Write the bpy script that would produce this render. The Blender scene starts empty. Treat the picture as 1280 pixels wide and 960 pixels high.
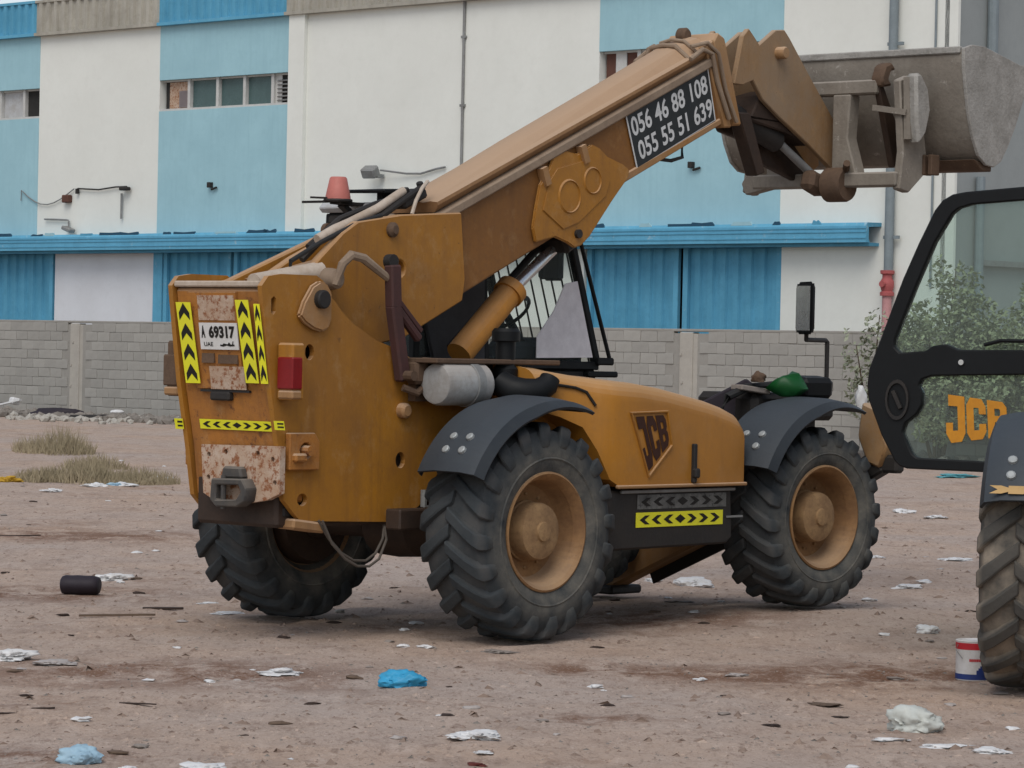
import bpy, bmesh, math, random
from mathutils import Vector, Matrix, Euler, noise
from mathutils.geometry import tessellate_polygon

R = math.radians
scene = bpy.context.scene
COL = scene.collection

# ---------------------------------------------------------------- camera
cam_d = bpy.data.cameras.new('camera')
cam = bpy.data.objects.new('camera', cam_d)
COL.objects.link(cam)
cam_d.sensor_width = 36.0
cam_d.lens = 36.0 * 4000.0 / 1280.0
cam_d.clip_end = 3000.0
_p = math.atan(40.0 / 4000.0)
_roll = 0.021
_F = Vector((0, math.cos(_p), -math.sin(_p)))
_R0 = Vector((1, 0, 0))
_U0 = Vector((0, math.sin(_p), math.cos(_p)))
_Rt = math.cos(_roll) * _R0 + math.sin(_roll) * _U0
_Up = -math.sin(_roll) * _R0 + math.cos(_roll) * _U0
_m = Matrix.Identity(4)
for i in range(3):
    _m[i][0] = _Rt[i]; _m[i][1] = _Up[i]; _m[i][2] = -_F[i]
_m[2][3] = 1.68
cam.matrix_world = _m
scene.camera = cam

# ---------------------------------------------------------------- light
SUN_EL, SUN_AZ = R(52), R(192)          # azimuth clockwise from +Y: behind the camera
world = bpy.data.worlds.new('World')
scene.world = world
world.use_nodes = True
_nt = world.node_tree
_sky = _nt.nodes.new('ShaderNodeTexSky')
_sky.sky_type = 'NISHITA'
_sky.sun_disc = False
_sky.sun_elevation = SUN_EL
_sky.sun_rotation = SUN_AZ
_sky.air_density = 1.0
_sky.dust_density = 1.2
_hs = _nt.nodes.new('ShaderNodeHueSaturation'); _hs.inputs['Saturation'].default_value = 0.5      # thin high cloud
_nt.links.new(_sky.outputs[0], _hs.inputs['Color'])
_nt.links.new(_hs.outputs[0], _nt.nodes['Background'].inputs[0])
_nt.nodes['Background'].inputs[1].default_value = 0.105
sun_d = bpy.data.lights.new('sun', 'SUN')
sun_d.energy = 1.15
sun_d.angle = R(40)
sun_d.color = (1.0, 0.945, 0.86)
sun = bpy.data.objects.new('sun', sun_d)
COL.objects.link(sun)
_sv = Vector((math.sin(SUN_AZ) * math.cos(SUN_EL), math.cos(SUN_AZ) * math.cos(SUN_EL), math.sin(SUN_EL)))
sun.rotation_euler = _sv.to_track_quat('Z', 'Y').to_euler()
sun.location = _sv * 60
scene.view_settings.view_transform = 'Standard'
scene.view_settings.look = 'None'
scene.view_settings.exposure = 0.42
scene.view_settings.gamma = 1.0
scene.cycles.transparent_max_bounces = 32

# ---------------------------------------------------------------- materials
class NT:
    def __init__(s, name):
        s.m = bpy.data.materials.new(name); s.m.use_nodes = True
        s.t = s.m.node_tree; s.b = s.t.nodes['Principled BSDF']
        s.tc = s.t.nodes.new('ShaderNodeTexCoord')
        s.co = s.tc.outputs['Object']
    def n(s, k, **kw):
        nd = s.t.nodes.new(k)
        for a, v in kw.items(): setattr(nd, a, v)
        return nd
    def l(s, a, b): s.t.links.new(a, b)
    def noise(s, scale, detail=4, stretch=None, rough=0.6):
        nz = s.n('ShaderNodeTexNoise'); nz.inputs['Scale'].default_value = scale
        nz.inputs['Detail'].default_value = detail; nz.inputs['Roughness'].default_value = rough
        if stretch:
            mp = s.n('ShaderNodeMapping'); mp.inputs['Scale'].default_value = stretch
            s.l(s.co, mp.inputs['Vector']); s.l(mp.outputs[0], nz.inputs['Vector'])
        else: s.l(s.co, nz.inputs['Vector'])
        return nz.outputs['Fac']
    def ramp(s, fac, a, b):
        r = s.n('ShaderNodeMapRange'); r.inputs[1].default_value = a; r.inputs[2].default_value = b
        s.l(fac, r.inputs[0]); return r.outputs[0]
    def mul(s, a, v):
        m = s.n('ShaderNodeMath', operation='MULTIPLY'); s.l(a, m.inputs[0])
        if isinstance(v, (int, float)): m.inputs[1].default_value = v
        else: s.l(v, m.inputs[1])
        return m.outputs[0]
    def mix(s, fac, a, b):
        x = s.n('ShaderNodeMix', data_type='RGBA')
        if isinstance(fac, (int, float)): x.inputs[0].default_value = fac
        else: s.l(fac, x.inputs[0])
        for i, v in ((6, a), (7, b)):
            if isinstance(v, tuple): x.inputs[i].default_value = (*v, 1)
            else: s.l(v, x.inputs[i])
        return x.outputs[2]
    def bump(s, h, strength, dist=0.01):
        b = s.n('ShaderNodeBump'); b.inputs['Strength'].default_value = strength
        b.inputs['Distance'].default_value = dist
        s.l(h, b.inputs['Height']); s.l(b.outputs[0], s.b.inputs['Normal'])

def grimy(name, base, dirt, amt=0.6, scale=2.5, rust=None, rust_lo=0.62, streak=0.0, rough=0.6, bump=0.15,
          dust=None, dust_amt=0.6, metal=0.0, rand=0.0, fine=40.0, spec=0.3, chips=0.0):
    t = NT(name)
    c = t.mix(t.mul(t.ramp(t.noise(scale, 6), 0.35, 0.75), amt), base, dirt)
    c = t.mix(t.mul(t.ramp(t.noise(scale * 5, 8, None, .7), 0.50, 0.68), amt * 0.55), c, dirt)
    if streak:
        c = t.mix(t.mul(t.ramp(t.noise(1.0, 5, (9, 9, 0.7)), 0.5, 0.8), streak), c, dirt)
    if rust:
        c = t.mix(t.ramp(t.noise(scale * 3.3, 8, None, 0.75), rust_lo, rust_lo + 0.08), c, rust)
    if chips:                                    # chipped specks, dark runs and pale dust smears
        c = t.mix(t.mul(t.ramp(t.noise(1.0, 6, (14, 14, 1.1), .7), .53, .70), chips * .4), c, (0.13, 0.062, 0.026))
        c = t.mix(t.mul(t.ramp(t.noise(5.5, 7, (1, 1, .8), .75), .54, .68), chips * .5), c, (0.42, 0.26, 0.12))
        c = t.mix(t.mul(t.ramp(t.noise(26, 6, None, .8), .635, .67), chips), c, (0.085, 0.045, 0.025))
        c = t.mix(t.mul(t.ramp(t.noise(1.1, 5), .56, .72), chips * .45), c, (0.10, 0.055, 0.03))
    fn = t.noise(fine, 3)
    c = t.mix(t.mul(t.ramp(fn, 0.35, 0.8), 0.25), c, dirt)
    if dust:                                     # dust lying on surfaces that face up
        g = t.n('ShaderNodeNewGeometry'); sp = t.n('ShaderNodeSeparateXYZ')
        t.l(g.outputs['True Normal'], sp.inputs[0])
        c = t.mix(t.mul(t.ramp(sp.outputs['Z'], 0.15, 0.9), dust_amt), c, dust)
    if rand:
        oi = t.n('ShaderNodeObjectInfo')
        hs = t.n('ShaderNodeHueSaturation'); t.l(c, hs.inputs['Color'])
        mr = t.n('ShaderNodeMapRange'); mr.inputs[3].default_value = 1 - rand; mr.inputs[4].default_value = 1 + rand
        t.l(oi.outputs['Random'], mr.inputs[0]); t.l(mr.outputs[0], hs.inputs['Value']); c = hs.outputs[0]
    t.l(c, t.b.inputs['Base Color'])
    rr = t.n('ShaderNodeMapRange'); rr.inputs[3].default_value = rough - 0.12; rr.inputs[4].default_value = min(1, rough + 0.2)
    t.l(t.noise(scale * 2, 4), rr.inputs[0]); t.l(rr.outputs[0], t.b.inputs['Roughness'])
    t.b.inputs['Metallic'].default_value = metal
    t.b.inputs['Specular IOR Level'].default_value = spec
    if bump: t.bump(fn, bump)
    return t.m

def plain(name, col, rough=0.6, metal=0.0, var=0.25, spec=0.3):
    d = tuple(x * (1 - var) for x in col)
    return grimy(name, col, d, 0.8, 4.0, rough=rough, metal=metal, bump=0.05, spec=spec)

OCHRE = (0.385, 0.168, 0.018)
M = {}
M['ochre'] = grimy('ochre_paint', OCHRE, (0.25, 0.112, 0.026), 0.9, 1.8, (0.12, 0.055, 0.024), 0.665, 0.7, 0.50, 0.12, (0.46, 0.30, 0.18), 0.75, chips=0.75)
M['hood_paint'] = grimy('dusty_hood_paint', (0.42, 0.180, 0.022), (0.31, 0.140, 0.030), 0.9, 1.5, (0.15, 0.07, 0.03), 0.72, 0.1, 0.45, 0.08, (0.50, 0.32, 0.17), 0.7, chips=.3)
M['ochre_chipped'] = grimy('chipped_ochre_paint', (0.42, 0.17, 0.03), (0.27, 0.115, 0.035), 0.9, 3.5, (0.14, 0.055, 0.025), 0.56, 0.6, 0.65, 0.25, (0.5, 0.38, 0.27), 0.8, chips=1.0)
M['ochre_dusty'] = grimy('dusty_ochre_paint', (0.31, 0.155, 0.050), (0.31, 0.195, 0.11), 0.9, 2.2, (0.12, 0.05, 0.025), 0.69, 0.4, 0.65, 0.12, (0.52, 0.36, 0.24), 0.85, chips=0.7)
M['nose_paint'] = grimy('worn_tan_paint', (0.27, 0.150, 0.060), (0.25, 0.185, 0.125), 0.9, 1.6, (0.12, 0.07, 0.04), 0.67, 0.4, 0.7, 0.2, (0.42, 0.31, 0.22), 0.8, chips=.6)
M['boom_top'] = grimy('dusty_boom_paint', (0.34, 0.195, 0.095), (0.24, 0.13, 0.06), 0.8, 2.5, None, 0.7, 0.2, 0.7, 0.1, (0.44, 0.31, 0.21), 0.8, chips=0.35)
M['rail'] = grimy('worn_rail', (0.30, 0.225, 0.16), (0.17, 0.12, 0.085), 0.8, 3.0, None, 0.7, 0.0, 0.7, 0.1)
M['brown'] = grimy('shaded_boom_paint', (0.235, 0.102, 0.024), (0.15, 0.070, 0.026), 0.8, 2.0, (0.07, 0.035, 0.02), 0.68, 0.7, 0.6, 0.12, (0.42, 0.30, 0.2), 0.6, chips=0.5)  # boom paint darkened: shade of the recessed side put into the colour
M['rust_white'] = grimy('chipped_white_paint', (0.50, 0.40, 0.32), (0.34, 0.19, 0.10), 0.8, 6.0, (0.23, 0.085, 0.035), 0.50, 0.2, 0.75, 0.35)
M['rust'] = grimy('rusty_steel', (0.125, 0.078, 0.050), (0.070, 0.046, 0.032), 0.8, 5.0, (0.22, 0.15, 0.10), 0.64, 0.0, 0.8, 0.3)
M['dark'] = grimy('grimy_black_steel', (0.018, 0.017, 0.017), (0.035, 0.030, 0.026), 0.8, 4.0, rough=0.6)
M['axle'] = grimy('oily_axle', (0.05, 0.03, 0.02), (0.025, 0.018, 0.015), 0.8, 5.0, rough=0.6)
M['pale_bolt'] = plain('dusty_zinc', (0.36, 0.38, 0.38), 0.5, 0.3)
M['black'] = plain('satin_black', (0.008, 0.009, 0.010), 0.5, spec=0.2)
M['rubber'] = grimy('dusty_rubber', (0.042, 0.049, 0.054), (0.105, 0.103, 0.096), 0.9, 3.0, None, 0.7, 0, 0.85, 0.25, (0.14, 0.13, 0.12), 0.35, fine=60)
M['mud_rubber'] = grimy('sandy_rubber', (0.060, 0.055, 0.048), (0.20, 0.155, 0.11), 0.8, 2.2, None, 0.7, 0, 0.9, 0.25, (0.2, 0.16, 0.12), 0.4)
def tyre_mat(name, base, dirt, wall, gap, gap_amt):
    t = NT(name)
    sp = t.n('ShaderNodeSeparateXYZ'); t.l(t.co, sp.inputs[0]); cb = t.n('ShaderNodeCombineXYZ')
    t.l(sp.outputs['X'], cb.inputs['X']); t.l(sp.outputs['Z'], cb.inputs['Z'])
    ln = t.n('ShaderNodeVectorMath', operation='LENGTH'); t.l(cb.outputs[0], ln.inputs[0]); rad = ln.outputs['Value']
    c = t.mix(t.mul(t.ramp(t.noise(4, 6), .35, .75), .8), base, dirt)
    nz = t.ramp(t.noise(7, 6), .3, .65)
    c = t.mix(t.mul(t.mul(t.ramp(rad, .55, .44), nz), .75), c, wall)            # dried mud on the sidewall
    c = t.mix(t.mul(t.mul(t.ramp(rad, .628, .606), t.ramp(rad, .54, .58)), t.mul(nz, gap_amt)), c, gap)   # and between the lugs
    c = t.mix(t.mul(t.ramp(t.noise(60, 3), .4, .8), .3), c, dirt)
    t.l(c, t.b.inputs['Base Color']); t.b.inputs['Roughness'].default_value = .88; t.b.inputs['Specular IOR Level'].default_value = .25
    t.bump(t.noise(50, 4), .25); return t.m
M['rubber'] = tyre_mat('dusty_rubber', (0.022, 0.028, 0.033), (0.060, 0.066, 0.069), (0.185, 0.172, 0.145), (0.09, 0.085, 0.08), .6)
M['mud_rubber'] = tyre_mat('sandy_rubber', (0.042, 0.042, 0.040), (0.095, 0.086, 0.074), (0.2, 0.17, 0.14), (0.25, 0.21, 0.165), 1.0)
M['fender'] = grimy('faded_black_plastic', (0.017, 0.022, 0.028), (0.036, 0.041, 0.046), 0.7, 3.0, None, 0.7, 0, 0.5, 0.1, (0.060, 0.072, 0.085), 0.7)
M['rim'] = grimy('dusty_rim_paint', (0.33, 0.185, 0.078), (0.16, 0.085, 0.042), 1.0, 4.0, (0.17, 0.085, 0.04), 0.60, 0, 0.75, 0.2, (0.42, 0.31, 0.21), 0.5)
M['hub'] = grimy('dusty_hub', (0.34, 0.215, 0.105), (0.18, 0.105, 0.055), 1.0, 8.0, None, 0.7, 0, 0.8, 0.2)
M['bucket'] = grimy('scuffed_bucket_steel', (0.26, 0.232, 0.195), (0.155, 0.132, 0.108), 0.9, 3.0, (0.38, 0.35, 0.31), 0.60, 0.5, 0.75, 0.3, (0.36, 0.32, 0.28), 0.5)
M['bucket_end'] = grimy('concrete_caked_steel', (0.35, 0.335, 0.31), (0.20, 0.19, 0.17), 0.9, 6.0, (0.36, 0.345, 0.32), 0.58, 0.0, 0.9, 0.6)
M['grey_metal'] = grimy('dull_grey_metal', (0.26, 0.27, 0.27), (0.16, 0.15, 0.14), 0.7, 4.0, rough=0.55, metal=0.2)
M['canister'] = grimy('grey_canister_paint', (0.34, 0.35, 0.35), (0.20, 0.18, 0.16), 0.8, 5.0, rough=0.55, dust=(0.42, 0.38, 0.34))
M['chrome'] = plain('chrome_rod', (0.62, 0.63, 0.64), 0.22, 0.9, 0.1)
M['white_tube'] = grimy('dusty_pale_tube', (0.50, 0.43, 0.36), (0.33, 0.25, 0.18), 0.8, 5.0, rough=0.7)
M['maroon'] = grimy('maroon_bar', (0.075, 0.030, 0.028), (0.05, 0.028, 0.025), 0.8, 5.0, rough=0.7)
M['hose'] = plain('rubber_hose', (0.022, 0.022, 0.022), 0.55)
M['hitch'] = grimy('dusty_dark_hitch', (0.035, 0.038, 0.042), (0.10, 0.085, 0.07), 0.9, 6.0, rough=.7, dust=(0.2, 0.175, 0.15), dust_amt=.7)
M['brown_hose'] = plain('muddy_hose', (0.10, 0.085, 0.072), 0.7)
M['grey_hose'] = plain('dusty_hose', (0.20, 0.18, 0.16), 0.7)
M['yellow_film'] = grimy('yellow_reflective_film', (0.78, 0.76, 0.02), (0.6, 0.55, 0.05), 0.5, 6.0, rough=0.45, bump=0)
M['black_ink'] = plain('black_ink', (0.014, 0.012, 0.010), 0.6)
M['grey_film'] = grimy('worn_grey_film', (0.17, 0.17, 0.16), (0.05, 0.05, 0.05), 0.9, 9.0, (0.025, 0.025, 0.025), 0.56, rough=0.7, bump=0)
M['white_film'] = grimy('white_plate', (0.70, 0.70, 0.70), (0.52, 0.50, 0.46), 0.7, 8.0, rough=0.5, bump=0)
M['sign_black'] = plain('sign_black', (0.022, 0.026, 0.028), 0.5)
M['sign_white'] = grimy('sign_white', (0.62, 0.63, 0.63), (0.45, 0.45, 0.44), 0.6, 9.0, rough=0.55, bump=0)
M['red_lens'] = plain('red_lens', (0.22, 0.010, 0.012), 0.3)
M['beacon'] = plain('faded_beacon_lens', (0.50, 0.165, 0.135), 0.5)
M['logo_dark'] = plain('dark_logo_ink', (0.045, 0.015, 0.008), 0.6)
M['cab_white'] = grimy('dusty_roof_paint', (0.48, 0.50, 0.52), (0.30, 0.28, 0.25), 0.7, 4.0, rough=0.6)
M['cardboard'] = grimy('pale_sheet', (0.42, 0.38, 0.385), (0.30, 0.27, 0.28), 0.8, 12.0, streak=0.3, rough=0.85)
_c = M['cardboard']; _t = _c.node_tree; _b = _t.nodes['Principled BSDF']
_tr = _t.nodes.new('ShaderNodeBsdfTranslucent'); _tr.inputs[0].default_value = (0.62, 0.58, 0.60, 1); _mx = _t.nodes.new('ShaderNodeMixShader'); _mx.inputs[0].default_value = 0.6
_t.links.new(_b.outputs[0], _mx.inputs[1]); _t.links.new(_tr.outputs[0], _mx.inputs[2]); _t.links.new(_mx.outputs[0], _t.nodes['Material Output'].inputs['Surface'])
M['ram_paint'] = grimy('bright_ram_paint', (0.50, 0.215, 0.030), (0.34, 0.15, 0.035), 0.8, 4.0, None, .7, .3, 0.5, 0.1, (0.42, 0.27, 0.16), 0.5, chips=0.4)
M['panel_grey'] = plain('grey_cab_lining', (0.062, 0.062, 0.066), 0.7)
M['pale_film'] = grimy('pale_sunshade', (0.80, 0.76, 0.77), (0.64, 0.60, 0.61), 0.9, 14.0, streak=0.4, rough=0.8)
M['seat'] = plain('dark_seat', (0.030, 0.036, 0.042), 0.8)
M['orange_ink'] = grimy('orange_decal', (0.60, 0.26, 0.02), (0.45, 0.18, 0.02), 0.7, 10.0, rough=0.6, bump=0)
M['tan_ink'] = plain('tan_decal', (0.50, 0.32, 0.13), 0.6)
def glass_mat(name, tint, f):
    t = NT(name)
    tr = t.n('ShaderNodeBsdfTransparent'); tr.inputs[0].default_value = (*tint, 1)
    gl = t.n('ShaderNodeBsdfGlossy'); gl.inputs['Roughness'].default_value = 0.06
    gl.inputs[0].default_value = (0.8, 0.9, 0.9, 1)
    df = t.n('ShaderNodeBsdfDiffuse'); df.inputs[0].default_value = (0.42, 0.44, 0.42, 1)   # dust film
    m1 = t.n('ShaderNodeMixShader'); m2 = t.n('ShaderNodeMixShader')
    m1.inputs[0].default_value = f; t.l(tr.outputs[0], m1.inputs[1]); t.l(df.outputs[0], m1.inputs[2])
    lw = t.n('ShaderNodeLayerWeight'); lw.inputs[0].default_value = 0.12
    t.l(t.mul(lw.outputs['Fresnel'], 0.4), m2.inputs[0]); t.l(m1.outputs[0], m2.inputs[1]); t.l(gl.outputs[0], m2.inputs[2])
    t.l(m2.outputs[0], t.t.nodes['Material Output'].inputs['Surface'])
    return t.m
M['glass'] = glass_mat('tinted_glass', (0.82, 0.91, 0.875), 0.10)
M['clear'] = glass_mat('dusty_glass', (0.965, 0.98, 0.972), 0.015)
M['mirror'] = plain('mirror_face', (0.55, 0.56, 0.56), 0.2, 0.85, 0.3)
# setting
M['plaster_white'] = grimy('white_plaster', (0.73, 0.745, 0.70), (0.645, 0.655, 0.61), 0.7, 0.6, streak=0.12, rough=0.85, bump=0.1, fine=9)
M['plaster_blue'] = grimy('pale_blue_plaster', (0.335, 0.545, 0.61), (0.275, 0.46, 0.525), 0.9, 0.8, streak=0.75, rough=0.85, bump=0.1, fine=9)
M['blue_sheet'] = grimy('blue_sheet', (0.105, 0.355, 0.53), (0.065, 0.24, 0.365), 0.8, 1.2, streak=0.5, rough=0.6, bump=0.05)
M['blue_trim'] = grimy('blue_canopy_paint', (0.12, 0.385, 0.565), (0.08, 0.27, 0.40), 0.7, 1.5, (0.33, 0.47, 0.54), 0.60, 0.4, rough=0.6)
M['blue_dark'] = plain('dark_blue_edge', (0.02, 0.075, 0.13), 0.7)
M['grey_sheet'] = grimy('stained_grey_sheet', (0.42, 0.40, 0.345), (0.24, 0.225, 0.19), 0.8, 0.9, streak=0.8, rough=0.8)
M['roll_white'] = grimy('white_shutter', (0.70, 0.71, 0.74), (0.6, 0.6, 0.62), 0.6, 1.0, rough=0.6)
M['annex_shade_grey'] = grimy('shaded_side_plaster', (0.30, 0.325, 0.325), (0.25, 0.27, 0.27), 0.8, 0.5, streak=0.4, rough=0.85, fine=9)  # grey plaster, darkened to put the side wall's shade into its colour
M['pipe_grey'] = plain('grey_pipe', (0.21, 0.25, 0.27), 0.6)
M['pipe_red'] = plain('red_pipe', (0.40, 0.10, 0.10), 0.6)
M['pipe_pink'] = plain('faded_red_pipe', (0.52, 0.27, 0.27), 0.7)
M['win_dark'] = plain('dark_window_glass', (0.075, 0.125, 0.125), 0.25)
M['win_frame'] = plain('pale_window_frame', (0.55, 0.55, 0.53), 0.6)
M['dark_hole'] = plain('dark_interior', (0.03, 0.03, 0.028), 0.9)
M['brown_box'] = plain('brown_box', (0.12, 0.055, 0.04), 0.8)
M['block'] = grimy('concrete_block', (0.335, 0.325, 0.300), (0.275, 0.265, 0.243), 0.9, 1.1, rough=0.95, bump=0.3, rand=0.08, fine=18)
M['mortar'] = grimy('mortar', (0.30, 0.288, 0.264), (0.24, 0.228, 0.206), 0.8, 1.3, rough=0.95, bump=0.3, fine=18)
M['post'] = grimy('pale_concrete', (0.42, 0.395, 0.35), (0.31, 0.29, 0.26), 0.8, 1.6, rough=0.95, bump=0.3, fine=18)
M['leaf'] = grimy('dusty_leaf', (0.31, 0.325, 0.205), (0.18, 0.21, 0.115), 0.9, 2.0, rough=0.7, bump=0)
M['leaf2'] = grimy('pale_leaf', (0.31, 0.33, 0.245), (0.19, 0.215, 0.145), 0.9, 2.0, rough=0.7, bump=0)
M['bark'] = plain('bark', (0.10, 0.075, 0.05), 0.9)
M['weed'] = grimy('dry_weed', (0.36, 0.295, 0.195), (0.20, 0.170, 0.105), 0.9, 1.4, rough=0.9, bump=0)
M['plastic_white'] = grimy('white_plastic_film', (0.68, 0.69, 0.70), (0.50, 0.48, 0.46), 0.6, 9.0, rough=0.5)
M['plastic_clear'] = grimy('milky_film', (0.42, 0.39, 0.37), (0.30, 0.26, 0.24), 0.7, 9.0, rough=0.5)
M['plastic_blue'] = plain('blue_plastic', (0.045, 0.34, 0.58), 0.4)
M['plastic_pale'] = grimy('pale_blue_plastic', (0.34, 0.50, 0.60), (0.22, 0.34, 0.44), 0.7, 8.0, rough=0.45)
M['bag_pale'] = grimy('pale_green_white_plastic', (0.54, 0.57, 0.54), (0.40, 0.40, 0.36), 0.6, 8.0, rough=0.5)
M['wood'] = grimy('weathered_wood', (0.15, 0.105, 0.075), (0.08, 0.055, 0.04), 0.8, 6.0, rough=0.9)
M['dark_wood'] = plain('dark_stick', (0.045, 0.030, 0.024), 0.9)
M['red_scrap'] = plain('dark_red_scrap', (0.12, 0.03, 0.025), 0.8)
M['card'] = plain('grey_card', (0.27, 0.235, 0.21), 0.9)
M['yellow_scrap'] = plain('yellow_plastic', (0.50, 0.30, 0.03), 0.6)
M['teal_scrap'] = plain('teal_plastic', (0.10, 0.32, 0.36), 0.6)
M['green_bag'] = plain('green_plastic', (0.005, 0.075, 0.016), 0.4)
M['blue_ink'] = plain('blue_print', (0.02, 0.04, 0.17), 0.5)
M['red_ink'] = plain('red_print', (0.45, 0.02, 0.03), 0.5)
M['rock'] = grimy('rubble', (0.24, 0.215, 0.19), (0.13, 0.115, 0.10), 0.9, 3.0, rough=0.95)
M['purple_rubber'] = plain('purplish_black_plastic', (0.026, 0.020, 0.028), 0.6)

def ground_mat():
    t = NT('packed_dirt')
    c = t.mix(t.ramp(t.noise(0.35, 6), 0.38, 0.66), (0.424, 0.349, 0.305), (0.454, 0.332, 0.254))
    c = t.mix(t.mul(t.ramp(t.noise(1.7, 8, (1.1, .7, 1), .7), 0.50, 0.66), 0.6), c, (0.299, 0.225, 0.185))
    c = t.mix(t.mul(t.ramp(t.noise(5.0, 8, (1.4, .55, 1), 0.78), 0.52, 0.66), 0.6), c, (0.548, 0.445, 0.379))
    c = t.mix(t.mul(t.ramp(t.noise(7.5, 8, (1.5, .5, 1), 0.8), 0.545, 0.64), 0.65), c, (0.224, 0.157, 0.125))
    st = t.ramp(t.noise(0.9, 8, (.6, .9, 1), 0.75), 0.57, 0.68)
    c = t.mix(t.mul(t.mul(st, t.ramp(t.noise(9, 5), .40, .55)), 0.7), c, (0.199, 0.110, 0.070))
    sp = t.n('ShaderNodeSeparateXYZ'); t.l(t.co, sp.inputs[0])
    for (cx, cy, rx, ry) in ((-1.75, 16.4, 1.7, 1.0), (-3.1, 21.6, 1.4, 1.0), (-4.0, 28.2, 2.2, 1.4), (.8, 20.2, 1.5, 1.0), (1.6, 17.0, 1.4, .8), (.55, 17.1, .8, .5), (-2.2, 13.1, 1.1, .5), (2.2, 17.4, 1.0, 1.0), (0.4, 14.9, .5, .3)):   # loose reddish soil in the tracks; one brown patch lies beneath the machine
        a = t.n('ShaderNodeMath', operation='MULTIPLY_ADD'); t.l(sp.outputs['X'], a.inputs[0]); a.inputs[1].default_value = 1 / rx; a.inputs[2].default_value = -cx / rx
        b = t.n('ShaderNodeMath', operation='MULTIPLY_ADD'); t.l(sp.outputs['Y'], b.inputs[0]); b.inputs[1].default_value = 1 / ry; b.inputs[2].default_value = -cy / ry
        cb = t.n('ShaderNodeCombineXYZ'); t.l(a.outputs[0], cb.inputs[0]); t.l(b.outputs[0], cb.inputs[1])
        ln = t.n('ShaderNodeVectorMath', operation='LENGTH'); t.l(cb.outputs[0], ln.inputs[0])
        m = t.mul(t.ramp(ln.outputs['Value'], 1.0, 0.3), t.ramp(t.noise(2.6, 8, (1.0, .7, 1), 0.8), 0.43, 0.55))
        c = t.mix(t.mul(m, 0.85), c, (0.164, 0.084, 0.051))
    c = t.mix(t.mul(t.ramp(t.noise(24.0, 6, (1.5, .5, 1), .75), 0.53, 0.64), 0.55), c, (0.199, 0.145, 0.116))
    c = t.mix(t.mul(t.ramp(t.noise(55.0, 3), 0.58, 0.70), 0.6), c, (0.577, 0.487, 0.425))
    t.l(c, t.b.inputs['Base Color']); t.b.inputs['Roughness'].default_value = 0.95
    t.b.inputs['Specular IOR Level'].default_value = 0.1
    a = t.n('ShaderNodeMath', operation='ADD'); t.l(t.noise(9.0, 8, None, 0.75), a.inputs[0]); t.l(t.mul(t.noise(45.0, 4), 0.5), a.inputs[1])
    t.bump(a.outputs[0], 0.7, 0.03)
    return t.m
M['ground'] = ground_mat()
M['clod'] = grimy('brown_clod', (0.27, 0.205, 0.165), (0.16, 0.11, 0.085), 0.9, 3.0, rough=.95)

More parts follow.
